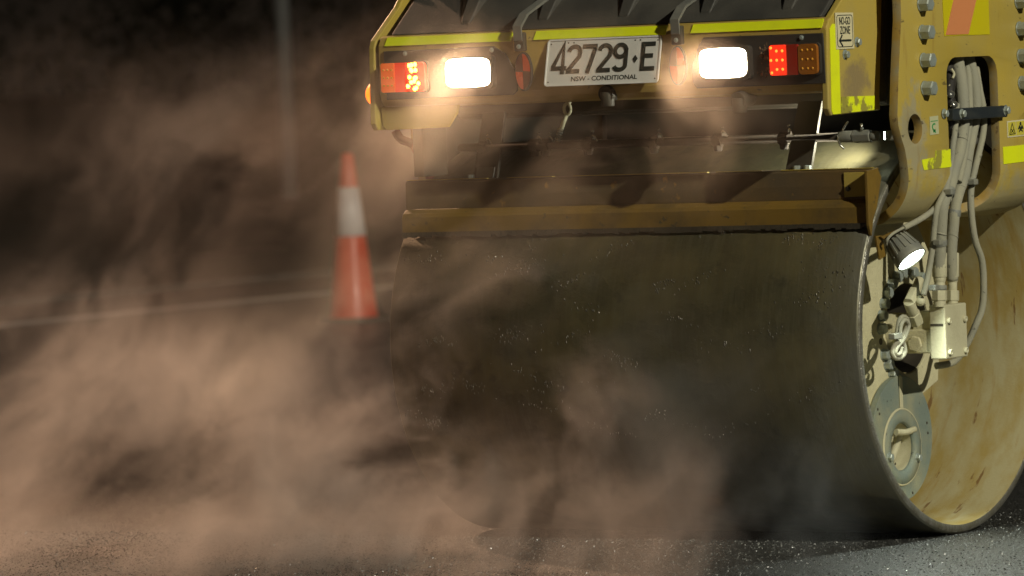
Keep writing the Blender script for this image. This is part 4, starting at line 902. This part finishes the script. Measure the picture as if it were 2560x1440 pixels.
def steam_nodes(lo, hi, cell):
    """density of the steam as a field sampled on a real 3-D grid: puffs of billows drawn out along the drift, with finer curls"""
    nt = bpy.data.node_groups.new('steam', 'GeometryNodeTree')
    nt.interface.new_socket('Geometry', in_out='OUTPUT', socket_type='NodeSocketGeometry')
    out = nt.nodes.new('NodeGroupOutput'); cube = nt.nodes.new('GeometryNodeVolumeCube'); setm = nt.nodes.new('GeometryNodeSetMaterial')
    setm.inputs['Material'].default_value = steam_material()
    nt.links.new(cube.outputs[0], setm.inputs[0]); nt.links.new(setm.outputs[0], out.inputs[0])
    cube.inputs['Min'].default_value = lo; cube.inputs['Max'].default_value = hi
    for k, a in enumerate('XYZ'): cube.inputs['Resolution ' + a].default_value = max(8, int((hi[k] - lo[k]) / cell))
    pos = nt.nodes.new('GeometryNodeInputPosition').outputs[0]
    def vm(op, a, b=None, c=None):
        n = nt.nodes.new('ShaderNodeVectorMath'); n.operation = op
        for q, v in enumerate((a, b, c)):
            if v is None: continue
            if isinstance(v, tuple): n.inputs[q].default_value = v
            else: nt.links.new(v, n.inputs[q])
        return n.outputs[0]
    def tex(vec, scale, detail, rough, dist=0.0, col=False, lac=2.0):
        n = nt.nodes.new('ShaderNodeTexNoise'); nt.links.new(vec, n.inputs['Vector'])
        n.inputs['Scale'].default_value = scale; n.inputs['Detail'].default_value = detail; n.inputs['Roughness'].default_value = rough; n.inputs['Distortion'].default_value = dist
        return n.outputs['Color' if col else 'Fac']
    w1 = vm('MULTIPLY_ADD', vm('SUBTRACT', tex(pos, 1.4, 1.0, 0.5, col=True), (0.5, 0.5, 0.5)), (0.60, 0.60, 0.60), pos)
    w2 = vm('MULTIPLY_ADD', vm('SUBTRACT', tex(w1, 4.5, 2.0, 0.5, col=True), (0.5, 0.5, 0.5)), (0.24, 0.24, 0.24), w1)
    rot = nt.nodes.new('ShaderNodeVectorRotate'); rot.rotation_type = 'Y_AXIS'; rot.inputs['Angle'].default_value = math.radians(DRIFT)
    nt.links.new(w2, rot.inputs['Vector'])
    p = vm('MULTIPLY', rot.outputs[0], (1 / 1.9, 1 / 1.1, 1 / 0.8))
    n1 = tex(p, 2.3, 3.0, 0.55); n2 = tex(p, 9.5, 5.0, 0.68, 0.6)
    fld = math_n(nt, 'ADD', math_n(nt, 'MULTIPLY', n1, 0.57), math_n(nt, 'MULTIPLY', n2, 0.43))
    mr = nt.nodes.new('ShaderNodeMapRange'); mr.interpolation_type = 'SMOOTHSTEP'; nt.links.new(fld, mr.inputs['Value'])
    mr.inputs['From Min'].default_value = 0.475; mr.inputs['From Max'].default_value = 0.60; mr.inputs['To Min'].default_value = 0.006; mr.inputs['To Max'].default_value = 1.0
    sep = nt.nodes.new('ShaderNodeSeparateXYZ'); nt.links.new(w1, sep.inputs[0])
    env = None
    for cx, cy_, cz_, rx, ry, rz, w in PUFFS:
        d = None
        for ax_, c, r in ((0, cx, rx), (1, cy_, ry), (2, cz_, rz)):
            t = math_n(nt, 'MULTIPLY_ADD', sep.outputs[ax_], 1.0 / r, -c / r); t = math_n(nt, 'MULTIPLY', t, t)
            d = t if d is None else math_n(nt, 'ADD', d, t)
        g = math_n(nt, 'MULTIPLY', math_n(nt, 'EXPONENT', math_n(nt, 'MULTIPLY', d, -1.0)), w)
        env = g if env is None else math_n(nt, 'ADD', env, g)
    den = math_n(nt, 'MULTIPLY', math_n(nt, 'MULTIPLY', env, mr.outputs[0]), STEAM)
    # thin out to nothing at the walls of the grid
    sp = nt.nodes.new('ShaderNodeSeparateXYZ'); nt.links.new(pos, sp.inputs[0])
    for k in range(3):
        for e, sg_ in ((lo[k], 1.0), (hi[k], -1.0)):
            if k == 2 and sg_ > 0: continue
            den = math_n(nt, 'MULTIPLY', den, math_n(nt, 'MULTIPLY_ADD', sp.outputs[k], sg_ / 0.25, -sg_ * e / 0.25, clamp=True))
    nt.links.new(den, cube.inputs['Density'])
    return nt
STEAM, DRIFT = 4.2, 44
PUFFS = [  # centre, radii, weight
    (-1.80, -1.05, 0.33, 0.50, 0.38, 0.22, 1.15),
    (-0.72, -1.00, 0.30, 0.60, 0.21, 0.40, 0.50),
    (-1.76, 0.00, 1.20, 0.34, 0.32, 0.22, 0.40),
    (-2.40, 0.00, 1.14, 0.75, 0.40, 0.26, 0.18),
    (-2.75, -0.60, 0.62, 0.35, 0.50, 0.17, 0.36),
    (-1.20, -1.35, 0.03, 1.20, 0.42, 0.21, 0.90),
    (-0.75, -0.95, 1.20, 0.80, 0.20, 0.18, 0.06),
    (-2.45, -0.90, 0.24, 0.40, 0.50, 0.26, 0.34),
    (-1.38, -0.90, 0.16, 0.30, 0.22, 0.30, 0.60),
    (-1.16, -0.78, 1.35, 0.20, 0.11, 0.15, 0.045),  # this and the next: thin puffs added as bloom for the work lights
    (-0.33, -0.78, 1.34, 0.20, 0.11, 0.15, 0.022),
]
vol = bpy.data.meshes.new('steam')
steam = bpy.data.objects.new('steam', vol); COL.objects.link(steam)
gm = steam.modifiers.new('steam', 'NODES'); gm.node_group = steam_nodes((-3.75, -2.15, 0.004), (0.35, 0.75, 1.66), 0.0125)
tag(steam, 'drifting pale steam in front of and left of the roller', 'steam', kind='stuff')
